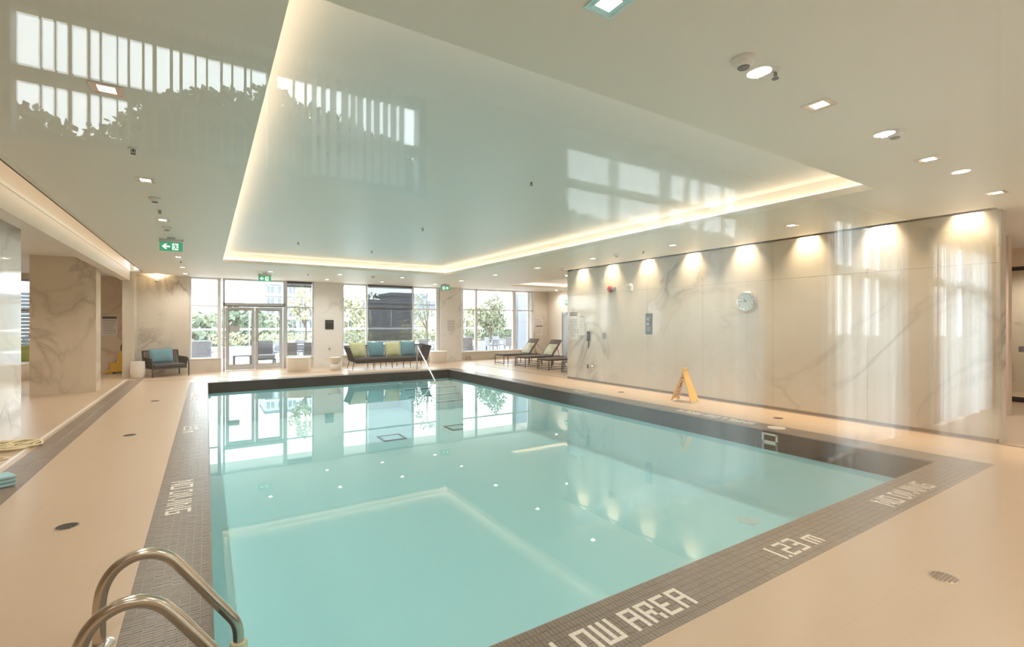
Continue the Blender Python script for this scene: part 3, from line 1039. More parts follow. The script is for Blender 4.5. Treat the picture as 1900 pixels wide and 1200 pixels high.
for i, (x, y) in enumerate(spots):
    lb, gr = row_of(x, y)
    if i == 0:
        sq.location = (x, y, CZ)
        sq['label'], sq['group'] = lb, gr
    else:
        nl = dup(sq, (x, y, CZ), 0, lb, gr)
        if gr == 'square downlights along the marble wall':
            for ch in nl.children:
                if ch.type == 'LIGHT':
                    ch.data = ch.data.copy()
                    ch.data.energy = SPOT_W
        if gr == 'square downlights before the far windows':       # neutral white lamps by the glazing
            for ch in nl.children:
                if ch.type == 'LIGHT':
                    ch.data = ch.data.copy()
                    ch.data.color = (1.0, 0.97, 0.93)
                    ch.data.energy = SPOT_W * 1.1
        elif gr == 'square downlights over the left deck':
            for ch in nl.children:
                if ch.type == 'LIGHT':
                    ch.data = ch.data.copy()
                    ch.data.energy = SPOT_W * 1.45
# round downlights of the passage, the side room and the alcove
def make_round_light(label, group):
    t_ = thing('round_downlight', label, 'ceiling light', (0, 0, CZ), 0, group)
    MB().lathe([(0.075, -0.007), (0.08, -0.004), (0.08, 0)], (0, 0, 0), 24).build('trim_ring', WHITE, t_)
    MB().lathe([(0.058, -0.010), (0.058, -0.0072)], (0, 0, 0), 20).build('lens', LENS, t_)
    spot(t_, SPOT_W, 150)
    return t_
rl = make_round_light('small round downlight in the passage ceiling behind the glass', 'round downlights of the passage')
for ch in rl.children:
    if ch.type == 'LIGHT':
        ch.data.energy *= 0.5
for i, x in enumerate((-2.5, -0.73, 1.05, 2.83, 4.60, 6.39, 8.18, 10.0, 13.0)):
    if i == 0:
        rl.location = (x, -0.66, CZ)
    else:
        dup(rl, (x, -0.66, CZ))
rl2 = make_round_light('small round downlight in the side room ceiling behind the pillars', 'round downlights of the side room')
for i, (x, y) in enumerate(((-4.6, 17.2), (-2.9, 17.2), (-4.6, 12.5), (-4.6, 8.0), (-2.9, 12.0), (-2.9, 6.5))):
    if i == 0:
        rl2.location = (x, y, CZ)
    else:
        dup(rl2, (x, y, CZ))
rl3 = make_round_light('small round downlight in the lounger alcove ceiling', 'round downlights of the alcove')
for i, (x, y) in enumerate(((13.6, 17.6), (13.6, 14.5), (9.7, 12.0))):
    if i == 0:
        rl3.location = (x, y, CZ)
    else:
        dup(rl3, (x, y, CZ))
rl4 = make_round_light('small round downlight added to brighten the passage beyond the marble wall', 'added round downlights of the end passage')  # lamps without a visible source, added to brighten the end passage
for ch in rl4.children:
    if ch.type == 'LIGHT':
        ch.data.energy *= 2.2
for i, (x, y) in enumerate(((10.6, 3.2), (15.0, 2.6))):
    if i == 0:
        rl4.location = (x, y, CZ)
    else:
        dup(rl4, (x, y, CZ))
# wall washers hidden in the slot
def make_washer():
    t_ = thing('wall_washer', 'small spotlight in the ceiling slot washing the marble wall', 'spotlight', (8.82, 0, 3.42), 0, 'wall washers above the marble wall')
    MB().lathe([(0.035, -0.06), (0.04, -0.055), (0.04, 0.02), (0.02, 0.03)], (0, 0, 0), 16).build('housing', WHITE, t_)
    MB().tube([(0, 0, 0.02), (0, 0, 0.08)], 0.01, 8).build('stem', WHITE, t_)
    spot(t_, 150, 84, (0, 0, -0.07), (1.0, 0.78, 0.52), 1.0, (0, math.radians(-9), 0), 0.03)
    return t_
ww = make_washer()
for i, y in enumerate((2.25, 3.25, 4.36, 5.52, 6.74, 8.0, 9.2, 10.36)):
    if i == 0:
        ww.location = (8.855, y, 3.42)
    else:
        dup(ww, (8.855, y, 3.42))
# sprinklers
def make_sprinkler():
    t_ = thing('sprinkler_head', 'small pendent sprinkler head in the lower ceiling around the tray', 'sprinkler', (0, 0, CZ), 0, 'sprinklers of the lower ceiling')
    MB().lathe([(0.022, -0.012), (0.04, -0.004), (0.042, 0)], (0, 0, 0), 18).build('escutcheon', WHITE, t_)
    m = MB()
    m.tube([(0, 0, -0.01), (0, 0, -0.035)], 0.007, 8)
    m.tube([(-0.014, 0, -0.012), (-0.014, 0, -0.038), (0, 0, -0.05)], 0.003, 6)
    m.tube([(0.014, 0, -0.012), (0.014, 0, -0.038), (0, 0, -0.05)], 0.003, 6)
    m.build('frame_arms', BRONZE, t_)
    MB().lathe([(0.02, -0.054), (0.02, -0.051)], (0, 0, 0), 14).build('deflector', BRONZE, t_)
    return t_
sp = make_sprinkler()
pts = [(-0.54, 5.31, CZ), (-0.53, 7.99, CZ), (2.90, 1.60, CZ), (2.63, 15.86, CZ), (7.8, 7.1, CZ), (-0.53, 14.25, CZ), (3.45, 4.98, RZ), (3.42, 8.51, RZ), (3.43, 11.84, RZ), (1.70, 11.45, RZ)]
for i, q in enumerate(pts):
    if i == 0:
        sp.location = q
    else:
        dup(sp, q, 0, *(('small pendent sprinkler head in the raised ceiling tray', 'sprinklers of the raised tray') if q[2] > CZ + 0.1 else (None, None)))
# smoke detectors
def make_detector():
    t_ = thing('smoke_detector', 'domed off white smoke detector on the ceiling', 'smoke detector', (0, 0, CZ), 0, 'ceiling smoke detectors')
    MB().lathe([(0.062, -0.022), (0.066, -0.018), (0.066, 0)], (0, 0, 0), 24).build('base', WHITE, t_)
    MB().lathe([(0.022, -0.052), (0.034, -0.05), (0.052, -0.036), (0.056, -0.022)], (0, 0, 0), 24).build('cover', WHITE, t_)
    MB().lathe([(0.03, -0.058), (0.034, -0.05)], (0, 0, 0), 16).build('chamber', DARKG, t_)
    return t_
sd = make_detector()
for i, (x, y) in enumerate(((2.62, 1.63), (-0.53, 7.28), (-0.53, 9.38), (4.63, 1.60), (4.52, 15.46), (7.67, 7.75), (8.3, 10.5))):
    if i == 0:
        sd.location = (x, y, CZ)
    else:
        dup(sd, (x, y, CZ))
# dome light on the far left wall
t_ = thing('wall_light', 'small round wall light above the armchair', 'wall light', (PX(292, FY), FY, 2.93))
MB().lathe([(0.05, 0), (0.055, 0.01), (0.055, 0.05), (0.04, 0.075)], (0, -0.09, -0.03), 18).build('head', STEEL_F, t_)
MB().box(-0.02, 0.02, -0.10, 0.0, -0.01, 0.015).build('arm', STEEL_F, t_)
spot(t_, 55, 160, (0, -0.09, 0.06), (1, 0.72, 0.42), 0.9, (PI, 0, 0))
# exit signs
def exit_sign(loc, rz, arrow_left, label):
    s = thing('exit_sign', label, 'exit sign', loc, rz)
    w_, h_ = 0.34, 0.155
    MB().box(-0.06, 0.06, -0.02, 0.02, -0.035, 0.0).build('mount', ALU, s)
    MB().rbox((0, 0, -0.06), (w_ + 0.02, 0.045, 0.06), 0.006).build('housing', ALU, s)
    MB().box(-w_ / 2, w_ / 2, -0.012, 0.012, -0.09 - h_, -0.09).build('panel', GREEN, s)
    zc = -0.09 - h_ / 2
    sx = 1 if arrow_left else -1
    y0, y1 = -0.0145, -0.012
    a = [(-0.135, 0), (-0.085, 0.048), (-0.055, 0.048), (-0.087, 0.014), (-0.015, 0.014), (-0.015, -0.014), (-0.087, -0.014), (-0.055, -0.048), (-0.085, -0.048)]
    pl = [(sx * x, zc + z) for x, z in a]
    MB().prism(pl if sx > 0 else pl[::-1], 'y', y0, y1).build('arrow', EXITW, s)
    dx = sx * 0.06
    dp = MB().box(dx - 0.045, dx + 0.045, y0, y1, zc - 0.058, zc + 0.058).build('doorway', EXITW, s)
    m = MB()
    yy0, yy1 = -0.017, -0.0144
    def limb(pts, r=0.006):
        for (p0, p1) in zip(pts[:-1], pts[1:]):
            v = Vector((p1[0] - p0[0], p1[1] - p0[1]))
            n_ = Vector((-v.y, v.x)).normalized() * r
            q = [(p0[0] + n_.x, p0[1] + n_.y), (p1[0] + n_.x, p1[1] + n_.y), (p1[0] - n_.x, p1[1] - n_.y), (p0[0] - n_.x, p0[1] - n_.y)]
            m.prism([(dx + sx * x, zc + z) for x, z in q], 'y', yy0, yy1)
    hd = [(dx + sx * (-0.008 + 0.011 * math.cos(k * PI / 5)), zc + 0.042 + 0.011 * math.sin(k * PI / 5)) for k in range(10)]
    m.prism(hd, 'y', yy0, yy1)
    limb([(-0.002, 0.028), (0.008, -0.008)], 0.010)
    limb([(-0.002, 0.024), (-0.026, 0.012), (-0.04, 0.018)])
    limb([(0.0, 0.024), (0.028, 0.022), (0.034, 0.004)])
    limb([(0.006, -0.006), (-0.008, -0.03), (-0.026, -0.052)], 0.007)
    limb([(0.008, -0.006), (0.024, -0.028), (0.05, -0.032)], 0.007)
    m.build('running_figure', GREEN, dp)
    return s
exit_sign((-0.53, 10.45, CZ), 0, True, 'green running man exit sign hanging above the left deck')
exit_sign((1.49, 16.35, CZ), 0, True, 'green running man exit sign hanging before the terrace door')
exit_sign((7.75, 17.0, CZ), -0.5, False, 'green running man exit sign with a right pointing arrow')
exit_sign((13.97, 17.3, 2.75), PI / 2 + PI, True, 'pale green exit sign on the wall over the grey alcove door')
for o in C.objects:
    if o.name.startswith('exit_sign') and o.location.x > 13:
        o.rotation_euler = (0, 0, -PI / 2)

# ------------------------------------------------------------------ pool hardware
def smooth_path(pts, n=6):
    P = [Vector(q) for q in pts]
    out = []
    for i in range(len(P) - 1):
        p0, p1, p2, p3 = P[max(0, i - 1)], P[i], P[i + 1], P[min(len(P) - 1, i + 2)]
        for k in range(n):
            t_ = k / n
            out.append(0.5 * ((2 * p1) + (-p0 + p2) * t_ + (2 * p0 - 5 * p1 + 4 * p2 - p3) * t_ ** 2 + (-p0 + 3 * p1 - 3 * p2 + p3) * t_ ** 3))
    out.append(P[-1])
    return out
prof = [(-0.45, 0.0), (-0.45, 0.10), (-0.45, 0.19), (-0.435, 0.285), (-0.393, 0.362), (-0.327, 0.405), (-0.26, 0.412), (-0.20, 0.392), (-0.145, 0.345), (-0.06, 0.225), (0.03, 0.09), (0.095, -0.005), (0.135, -0.07), (0.150, -0.13), (0.152, -0.21)]
ladder = thing('pool_ladder', 'bent steel pool ladder with two grab rails at the coping', 'ladder', (0, 2.85, 0))
for y in (-0.25, 0.26):
    rl_ = MB().tube(smooth_path([(x, y, z) for x, z in prof], 5), 0.0275, 18).build('grab_rail', STEEL, ladder)
    MB().lathe([(0.062, 0.0), (0.062, 0.008), (0.04, 0.016), (0.03, 0.016)], (-0.45, y, 0), 24).build('flange', STEEL_F, rl_)
    MB().lathe([(0.042, -0.26), (0.046, -0.25), (0.046, -0.20), (0.036, -0.185)], (0.152, y, 0), 22).build('sleeve', ROPEW, rl_)
    MB().tube([(0.152, y, -0.2), (0.152, y, -1.0)], 0.0265, 14).build('lower_rail', STEEL, rl_)
for z in (-0.45, -0.72, -0.98):
    MB().rbox((0.152, 0.005, z), (0.09, 0.47, 0.028), 0.008).build('tread', WHITE, ladder)
hr = thing('pool_handrail', 'straight steel handrail sloping down over the pool steps', 'handrail', (6.07, 15.6, 0))
MB().tube(smooth_path([(0, 0.02, 0.0), (0, 0.02, 0.30), (0, 0.02, 0.66), (0, 0.0, 0.765), (0, -0.07, 0.80), (0, -0.16, 0.74), (0, -0.40, 0.565), (0, -1.0, 0.155), (0, -1.5, -0.19), (0, -1.62, -0.28)], 4), 0.021, 14).build('rail', STEEL_F, hr)
MB().lathe([(0.055, 0.0), (0.055, 0.008), (0.03, 0.014)], (0, 0.02, 0), 20).build('flange', STEEL_F, hr)

# ------------------------------------------------------------------ furniture
def pillow_mesh(w_, h_, d_, n=14):
    m = MB()
    vs, fs = [], []
    for side in (1, -1):
        for j in range(n + 1):
            for i in range(n + 1):
                u, v = -1 + 2 * i / n, -1 + 2 * j / n
                e_ = (max(0, 1 - abs(u) ** 2.6) * max(0, 1 - abs(v) ** 2.6)) ** 0.55
                pin = 1 - 0.06 * (1 - abs(u) ** 2) * abs(v) ** 3
                pin2 = 1 - 0.06 * (1 - abs(v) ** 2) * abs(u) ** 3
                vs.append((u * w_ / 2 * pin2, side * d_ / 2 * e_ * (1 + 0.06 * math.sin(5 * u + 3 * v)), v * h_ / 2 * pin))
    k = (n + 1) ** 2
    for s in (0, 1):
        for j in range(n):
            for i in range(n):
                a = s * k + j * (n + 1) + i
                q = (a, a + 1, a + n + 2, a + n + 1)
                fs.append(q if s else q[::-1])
    m._add(vs, fs, True)
    return m
def cushion(w_, h_, d_, mat, loc, rot, label, group=None, name='cushion'):
    t_ = thing(name, label, 'cushion', loc, 0, group)
    t_.rotation_euler = rot
    o = pillow_mesh(w_, h_, d_).build('cover', mat, t_, (0, 0, h_ / 2))
    m = MB()
    n = 10
    ring = []
    for (a, b) in (((-1, -1), (1, -1)), ((1, -1), (1, 1)), ((1, 1), (-1, 1)), ((-1, 1), (-1, -1))):
        for i in range(n):
            f_ = i / n
            u, v = a[0] + (b[0] - a[0]) * f_, a[1] + (b[1] - a[1]) * f_
            pin = 1 - 0.06 * (1 - abs(u) ** 2) * abs(v) ** 3
            pin2 = 1 - 0.06 * (1 - abs(v) ** 2) * abs(u) ** 3
            ring.append((u * w_ / 2 * pin2, 0, h_ / 2 + v * h_ / 2 * pin))
    ring.append(ring[0])
    m.tube(ring, 0.006, 6).build('piping', mat, t_)
    return t_

# armchair
ac = thing('rope_armchair', 'low charcoal rope armchair with rounded arms against the marble wall', 'armchair', (-1.05, 18.12, 0), 0.38)
w2, d2_ = 0.47, 0.40
m = MB()
m.rbox((0, -0.02, 0.325), (0.84, 0.72, 0.11), 0.035, 3)
m.build('seat_cushion', SEATF, ac)
m = MB()
m.tube([(-0.42, -0.38, 0.255), (0.42, -0.38, 0.255), (0.42, 0.33, 0.255), (-0.42, 0.33, 0.255), (-0.42, -0.38, 0.255)], 0.018, 10)
m.build('seat_frame', ROPE, ac)
for s in (-1, 1):
    arm = MB().tube(smooth_path([(s * w2, -0.40, 0.0), (s * w2, -0.40, 0.25), (s * w2, -0.39, 0.42), (s * w2, -0.34, 0.525), (s * w2, -0.24, 0.555), (s * w2, 0.0, 0.56), (s * w2, 0.32, 0.565)], 4), 0.018, 10).build('arm', ROPE, ac)
    m = MB()
    for k in range(17):
        y = -0.33 + k * 0.04
        m.tube([(s * w2, y, 0.55), (s * 0.425, y, 0.26)], 0.012, 6)
    m.build('arm_rope', ROPE, arm)
    MB().tube([(s * w2, 0.32, 0.0), (s * w2, 0.34, 0.30), (s * w2, 0.46, 0.76)], 0.017, 10).build('rear_leg', ROPE, ac)
bk = MB().tube([(-w2, 0.46, 0.76), (w2, 0.46, 0.76)], 0.018, 10).build('back_rail', ROPE, ac)
m = MB()
for k in range(22):
    x = -w2 + 0.03 + k * (2 * w2 - 0.06) / 21
    m.tube([(x, 0.455, 0.75), (x * 0.95, 0.345, 0.28)], 0.014, 6)
m.build('back_rope', ROPE, bk)
cushion(0.62, 0.46, 0.17, TEAL, (-1.15, 18.27, 0.38), (math.radians(-17), 0, 0.38), 'teal cushion on the single armchair', name='teal_cushion')

# sofa
sf = thing('rope_sofa', 'long charcoal rope sofa with slanted arms below the shaded window', 'sofa', (5.63, 17.25, 0))
L2 = 1.30
for i, x in enumerate((-0.655, 0.655)):
    MB().rbox((x, -0.02, 0.335), (1.29, 0.70, 0.10), 0.035, 3).build('seat_cushion', SEATF, sf)
m = MB()
m.tube([(-L2 - 0.02, -0.37, 0.27), (L2 + 0.02, -0.37, 0.27), (L2 + 0.02, 0.36, 0.27), (-L2 - 0.02, 0.36, 0.27), (-L2 - 0.02, -0.37, 0.27)], 0.02, 10)
m.build('seat_frame', ROPE, sf)
MB().rbox((0, -0.37, 0.25), (2 * L2, 0.03, 0.075), 0.01).build('front_apron', ROPE, sf)
for s in (-1, 1):
    am = MB().tube([(s * (L2 + 0.01), -0.37, 0.27), (s * (L2 + 0.20), -0.35, 0.76), (s * (L2 + 0.18), 0.44, 0.80), (s * (L2 + 0.01), 0.36, 0.27)], 0.020, 10).build('arm', ROPE, sf)
    m = MB()
    for k in range(19):
        f_ = (k + 0.5) / 19
        m.tube([(s * (L2 + 0.01), -0.37 + 0.73 * f_, 0.27), (s * (L2 + 0.195), -0.35 + 0.78 * f_, 0.765)], 0.017, 6)
    m.build('arm_rope', ROPE, am)
bk = MB().tube([(-L2 - 0.18, 0.44, 0.80), (L2 + 0.18, 0.44, 0.80)], 0.02, 10).build('back_rail', ROPE, sf)
m = MB()
for k in range(64):
    x = -L2 - 0.1 + k * (2 * L2 + 0.2) / 63
    m.tube([(x, 0.44, 0.80), (x * 0.97, 0.37, 0.28)], 0.017, 6)
m.build('back_rope', ROPE, bk)
for x in (-1.34, -0.68, -0.42, 0.0, 0.42, 0.68, 1.34):
    for y in (-0.34, 0.34):
        sp_ = 0.06 * (1 if x > 1 else -1 if x < -1 else 0)
        MB().tube([(x, y, 0.26), (x + sp_, y * 1.06, 0.0)], 0.015, 8, r1=0.011).build('leg', ROPE, sf)
for i, (u, mat, lb) in enumerate(((666, LIME, 'lime green cushion at the drum stool end of the sofa'), (700, TEAL, 'teal cushion between the two lime cushions on the sofa'),
                                  (731.5, LIME, 'lime green cushion between the two teal cushions on the sofa'), (760, TEAL, 'teal cushion at the handrail end of the sofa'))):
    x = PX(u, 17.35)
    cushion(0.60, 0.56, 0.17, mat, (x, 17.43, 0.385), (math.radians(-15), 0, 0.03), lb, name='lime_cushion' if mat is LIME else 'teal_cushion')

# drum benches, stool, pot
def drum(x, y, r, h, label):
    t_ = thing('drum_bench', label, 'bench', (x, y, 0))
    MB().lathe([(r * 0.93, 0.0), (r * 0.95, 0.01), (r * 1.0, h - 0.06), (r * 1.0, h - 0.045)], (0, 0, 0), 40).build('body', STONE, t_)
    MB().lathe([(r * 1.0, h - 0.045), (r * 1.02, h - 0.03), (r * 1.02, h - 0.008), (r * 1.0, h)], (0, 0, 0), 40).build('top', STONE, t_)
drum(2.62, 17.52, 0.375, 0.47, 'round off white drum bench beside the terrace door')
drum(8.02, 18.28, 0.36, 0.47, 'round off white drum bench beyond the handrail end of the sofa')
drum(-4.55, 19.35, 0.50, 0.46, 'wide off white drum bench in the side room')
cushion(0.62, 0.50, 0.18, GREENC, (-4.55, 19.60, 0.47), (math.radians(-12), 0, 0.0), 'olive green cushion on the side room drum bench', name='olive_cushion')
st = thing('hourglass_stool', 'small white hourglass side stool beside the sofa', 'stool', (3.74, 17.25, 0))
MB().lathe([(0.17, 0.0), (0.185, 0.02), (0.18, 0.12), (0.13, 0.20), (0.085, 0.225)], (0, 0, 0), 32).build('base', STONE, st)
MB().lathe([(0.085, 0.225), (0.13, 0.25), (0.17, 0.31), (0.185, 0.41)], (0, 0, 0), 32).build('bowl', STONE, st)
MB().lathe([(0.19, 0.41), (0.195, 0.418), (0.195, 0.435), (0.19, 0.44)], (0, 0, 0), 32).build('top', STONE, st)
pt = thing('white_planter_pot', 'plain white rounded pot standing beside the armchair', 'pot', (-1.70, 17.74, 0))
MB().lathe([(0.13, 0.0), (0.165, 0.04), (0.185, 0.22), (0.175, 0.42), (0.165, 0.47)], (0, 0, 0), 32).build('body', POTW, pt)
MB().lathe([(0.165, 0.47), (0.172, 0.475), (0.172, 0.485), (0.14, 0.488)], (0, 0, 0), 32).build('rim', POTW, pt)

# loungers
def make_lounger(label, group):
    t_ = thing('sun_lounger', label, 'lounger', (0, 0, 0), 0, group)
    w_ = 0.33
    # seat from x = 0 (foot) to 1.25, back hinged there
    MB().rbox((0.64, 0, 0.375), (1.28, 2 * w_, 0.045), 0.015).build('seat', BROWNW, t_)
    bang = math.radians(52)
    bx, bz = 1.24, 0.37
    R = Matrix.Rotation(-bang, 3, 'Y')
    c = Vector((bx, 0, bz)) + R @ Vector((0.38, 0, 0.0))
    MB().rbox(c, (0.76, 2 * w_, 0.05), 0.015, 2, R).build('backrest', BROWNW, t_)
    m = MB()
    for s in (-1, 1):
        m.cbox((0.9, s * (w_ + 0.005), 0.34), (1.82, 0.025, 0.03))
    for x in (0.0, 0.9, 1.8):
        m.cbox((x, 0, 0.34), (0.025, 2 * w_, 0.03))
    m.build('frame', BRONZE, t_)
    for x in (0.01, 0.62, 1.24, 1.79):
        for s in (-1, 1):
            MB().cbox((x, s * (w_ + 0.004), 0.17), (0.024, 0.024, 0.34)).build('leg', BRONZE, t_)
    m = MB()
    for s in (-1, 1):
        m.cbox((0.9, s * (w_ + 0.004), 0.045), (1.78, 0.018, 0.018))
    m.cbox((0.01, 0, 0.045), (0.018, 2 * w_, 0.018))
    m.cbox((1.79, 0, 0.045), (0.018, 2 * w_, 0.018))
    m.build('stretcher', BRONZE, t_)
    MB().tube([(1.62, -w_ + 0.05, 0.34), (1.52, -w_ + 0.05, 0.70)], 0.010, 8).build('back_strut', BRONZE, t_)
    return t_
lg = make_lounger('dark woven sun lounger by the tree window with a pillow on its raised back', 'loungers in the alcove')
LYS = (16.35, 14.85, 13.42, 12.05)
names = ['dark woven sun lounger next to the tree window', 'dark woven sun lounger second from the tree window', 'dark woven sun lounger third from the tree window', 'dark woven sun lounger half hidden behind the marble wall end']
for i, y in enumerate(LYS):
    if i == 0:
        lg.location = (9.78, y, 0)
        lg['label'] = names[0]
    else:
        dup(lg, (9.78, y, 0), 0, names[i])
    cushion(0.56, 0.52, 0.15, PALEC, (11.02, y, 0.40), (0, 0, -PI / 2), ['pale patterned pillow on the lounger next to the tree window', 'pale patterned pillow on the second lounger from the tree window', 'pale patterned pillow on the third lounger from the tree window', 'pale patterned pillow on the lounger behind the marble wall end'][i], name='patterned_pillow')
for o in C.objects:
    if o.name.startswith('patterned_pillow'):
        o.rotation_euler = (math.radians(-38), 0, -PI / 2)

# ------------------------------------------------------------------ things on and along the marble wall
RW = (PI / 2, 0, -PI / 2)                     # text facing -x
ck = thing('wall_clock', 'round steel rimmed wall clock on the marble wall', 'clock', (WX, 5.49, 2.035), -PI / 2)
def yl(m, prof, seg=36):                      # lathe turned so that it points along -y
    t0 = len(m.v)
    m.lathe(prof, (0, 0, 0), seg)
    for i in range(t0, len(m.v)):
        x, y, z = m.v[i]
        m.v[i] = (x, -z, y)
    return m
yl(MB(), [(0.17, 0.0), (0.20, 0.005), (0.20, 0.045), (0.19, 0.058), (0.172, 0.062), (0.165, 0.05)]).build('case', STEEL_F, ck)
yl(MB(), [(0.166, 0.02), (0.166, 0.051)]).build('dial', CLOCKF, ck)
m = MB()
for k in range(12):
    a = k * PI / 6
    R = Matrix.Rotation(-a, 3, 'Y')
    m.cbox(R @ Vector((0, -0.0525, 0.142)), (0.008, 0.002, 0.026), R)
m.build('hour_marks', DARKG, ck)
for (ang, ln, wd, nm) in ((322, 0.085, 0.011, 'hour_hand'), (264, 0.13, 0.006, 'minute_hand')):
    R = Matrix.Rotation(math.radians(ang), 3, 'Y')
    MB().cbox(R @ Vector((0, -0.056, ln / 2 - 0.012)), (wd, 0.002, ln), R).build(nm, BLACK, ck)
yl(MB(), [(0.012, 0.05), (0.012, 0.06)], 14).build('hub', BLACK, ck)

def panel(name, label, cat, loc, rz, w_, h_, mat, th=0.012, lines=(), head=None, hmat=None, tmat=SIGNT):
    t_ = thing(name, label, cat, loc, rz)
    MB().box(-w_ / 2, w_ / 2, -th, 0, -h_ / 2, h_ / 2).build('plate', mat, t_)
    if head:
        MB().box(-w_ / 2 * 0.92, w_ / 2 * 0.92, -th - 0.0015, -th, h_ / 2 - head[1], h_ / 2 - head[0]).build('header_bar', hmat, t_)
    if lines:
        m = MB()
        for (z, f0, f1, hh) in lines:
            m.box(w_ * (f0 - 0.5), w_ * (f1 - 0.5), -th - 0.0012, -th, z - hh / 2, z + hh / 2)
        m.build('printed_lines', tmat, t_)
    return t_
def para(n, z0, z1, seed, hh=0.009, f0=0.08, f1=0.92):
    rnd = random.Random(seed)
    return [(z0 + (z1 - z0) * k / (n - 1), f0, f1 - rnd.uniform(0, 0.25) * (rnd.random() < 0.4), hh) for k in range(n)]
rw = -PI / 2
lb = panel('wall_sign', 'narrow dark slate sign with small pale text on the marble wall', 'sign', (WX, 7.97, 1.59), rw, 0.20, 0.50, SIGND, 0.012,
           para(3, 0.14, 0.09, 1, 0.012, 0.12, 0.7) + para(3, 0.03, -0.03, 2, 0.016, 0.12, 0.55) + para(4, -0.08, -0.17, 3, 0.008, 0.12, 0.85), tmat=ALU)
cs = panel('caution_notice', 'tall white caution notice at the end of the marble wall', 'sign', (WX, 10.78, 1.55), rw, 0.36, 0.80, SIGNW, 0.006, para(13, 0.16, -0.34, 5, 0.012), (0.02, 0.13), SIGNT)
text_mesh('CAUTION', 0.075, SIGNW, 'heading', cs, (0, -0.0085, 0.325), (PI / 2, 0, 0))
panel('rules_notice', 'clear paper notice beside the emergency phone on the marble wall', 'sign', (WX, 10.42, 1.55), rw, 0.26, 0.56, SIGNW, 0.004, [(0.25, 0.15, 0.85, 0.02)] + para(5, 0.1, -0.2, 8, 0.004, 0.1, 0.7))
ph = thing('wall_phone', 'black emergency phone handset hanging on the marble wall', 'phone', (WX, 10.11, 1.25), rw)
MB().rbox((0, -0.015, 0.0), (0.10, 0.03, 0.26), 0.01).build('base_plate', DARKG, ph)
m = MB()
m.rbox((0, -0.055, 0.10), (0.05, 0.05, 0.07), 0.015)
m.rbox((0, -0.055, -0.10), (0.05, 0.05, 0.07), 0.015)
m.rbox((0, -0.06, 0), (0.035, 0.03, 0.22), 0.012)
m.build('handset', BLACK, ph)
MB().tube(smooth_path([(0, -0.04, -0.13), (0.012, -0.03, -0.22), (0.0, -0.03, -0.34), (-0.012, -0.03, -0.24), (-0.012, -0.02, -0.13)], 5), 0.009, 8).build('cord', BLACK, ph)
panel('control_plate', 'small dark switch plate near the phone on the marble wall', 'switch plate', (WX, 9.53, 1.27), rw, 0.12, 0.17, ALUD, 0.014, [(0.03, 0.3, 0.7, 0.03), (-0.03, 0.3, 0.7, 0.03)])
panel('wall_socket', 'small black socket low on the marble wall', 'socket', (WX, 10.16, 0.41), rw, 0.05, 0.11, BLACK, 0.014, [(0.02, 0.3, 0.7, 0.012)])
t_ = thing('wall_valve', 'round steel wall valve low on the marble wall', 'valve', (WX, 9.95, 0.40), rw)
yl(MB(), [(0.065, 0.0), (0.065, 0.012), (0.05, 0.02)], 24).build('escutcheon', STEEL_F, t_)
yl(MB(), [(0.03, 0.02), (0.026, 0.06), (0.015, 0.065)], 20).build('knob', ALUD, t_)
t_ = thing('fire_alarm', 'red fire alarm horn with a grey strobe on the marble wall', 'alarm', (WX, 9.24, 2.50), rw)
yl(MB(), [(0.085, 0.0), (0.085, 0.03), (0.07, 0.085), (0.03, 0.095)], 24).build('horn', RED, t_)
MB().rbox((0.13, -0.035, 0), (0.07, 0.07, 0.11), 0.015).build('strobe', ALUD, t_)
t_ = thing('motion_sensor', 'small white angled sensor on the marble wall beside the red alarm', 'sensor', (WX, 8.52, 2.51), rw)
MB().rbox((0, -0.02, -0.02), (0.08, 0.04, 0.18), 0.012).build('bracket', WHITE, t_)
MB().rbox((-0.03, -0.07, 0.05), (0.13, 0.08, 0.07), 0.015).build('head', WHITE, t_)

# wet floor sign
ws = thing('wet_floor_sign', 'folding yellow wet floor sign standing by the marble wall', 'floor sign', (8.28, 6.43, 0), 0.12)
for s, nm in ((-1, 'front_panel'), (1, 'rear_panel')):
    R = Matrix.Rotation(s * math.radians(-20.5), 3, 'X')
    m = MB()
    top, bot = 0.70, 0.0
    hw_t, hw_b = 0.075, 0.15
    poly = [(-hw_b, 0.0), (-hw_b + 0.05, 0.0), (-hw_b + 0.075, 0.05), (hw_b - 0.075, 0.05), (hw_b - 0.05, 0.0), (hw_b, 0.0), (hw_t, top), (-hw_t, top)]
    m.prism(poly, 'y', -0.009, 0.009)
    m.v = [tuple(R @ (Vector(a) - Vector((0, 0, 0.70))) + Vector((0, s * 0.018, 0.668))) for a in m.v]
    pn = m.build(nm, YELLOW, ws)
    if s == -1:
        def onface(px, pz, off):
            return R @ Vector((px, off, pz - 0.70)) + Vector((0, -0.018, 0.668))
        for (tx, sz, z) in (('CAUTION', 0.042, 0.50), ('WET', 0.055, 0.19), ('FLOOR', 0.055, 0.13)):
            text_mesh(tx, sz, BLACK, 'lettering', pn, onface(0, z, -0.011), (PI / 2 + math.radians(20.5), 0, 0))
        m = MB()
        for (a, b, r_) in (((0.0, 0.40), (0.02, 0.33), 0.012), ((0.02, 0.33), (-0.03, 0.28), 0.008), ((0.02, 0.33), (0.055, 0.29), 0.008), ((0.0, 0.39), (-0.045, 0.36), 0.006), ((0.0, 0.39), (0.045, 0.40), 0.006), ((-0.03, 0.28), (-0.055, 0.30), 0.007), ((-0.06, 0.25), (0.06, 0.25), 0.004)):
            m.tube([onface(a[0], a[1], -0.010), onface(b[0], b[1], -0.010)], r_, 6)
        c_ = onface(-0.008, 0.435, -0.010)
        m.lathe([(0.004, -0.016), (0.016, 0.0), (0.004, 0.016)], c_, 10)
        m.build('slipping_figure', BLACK, pn)
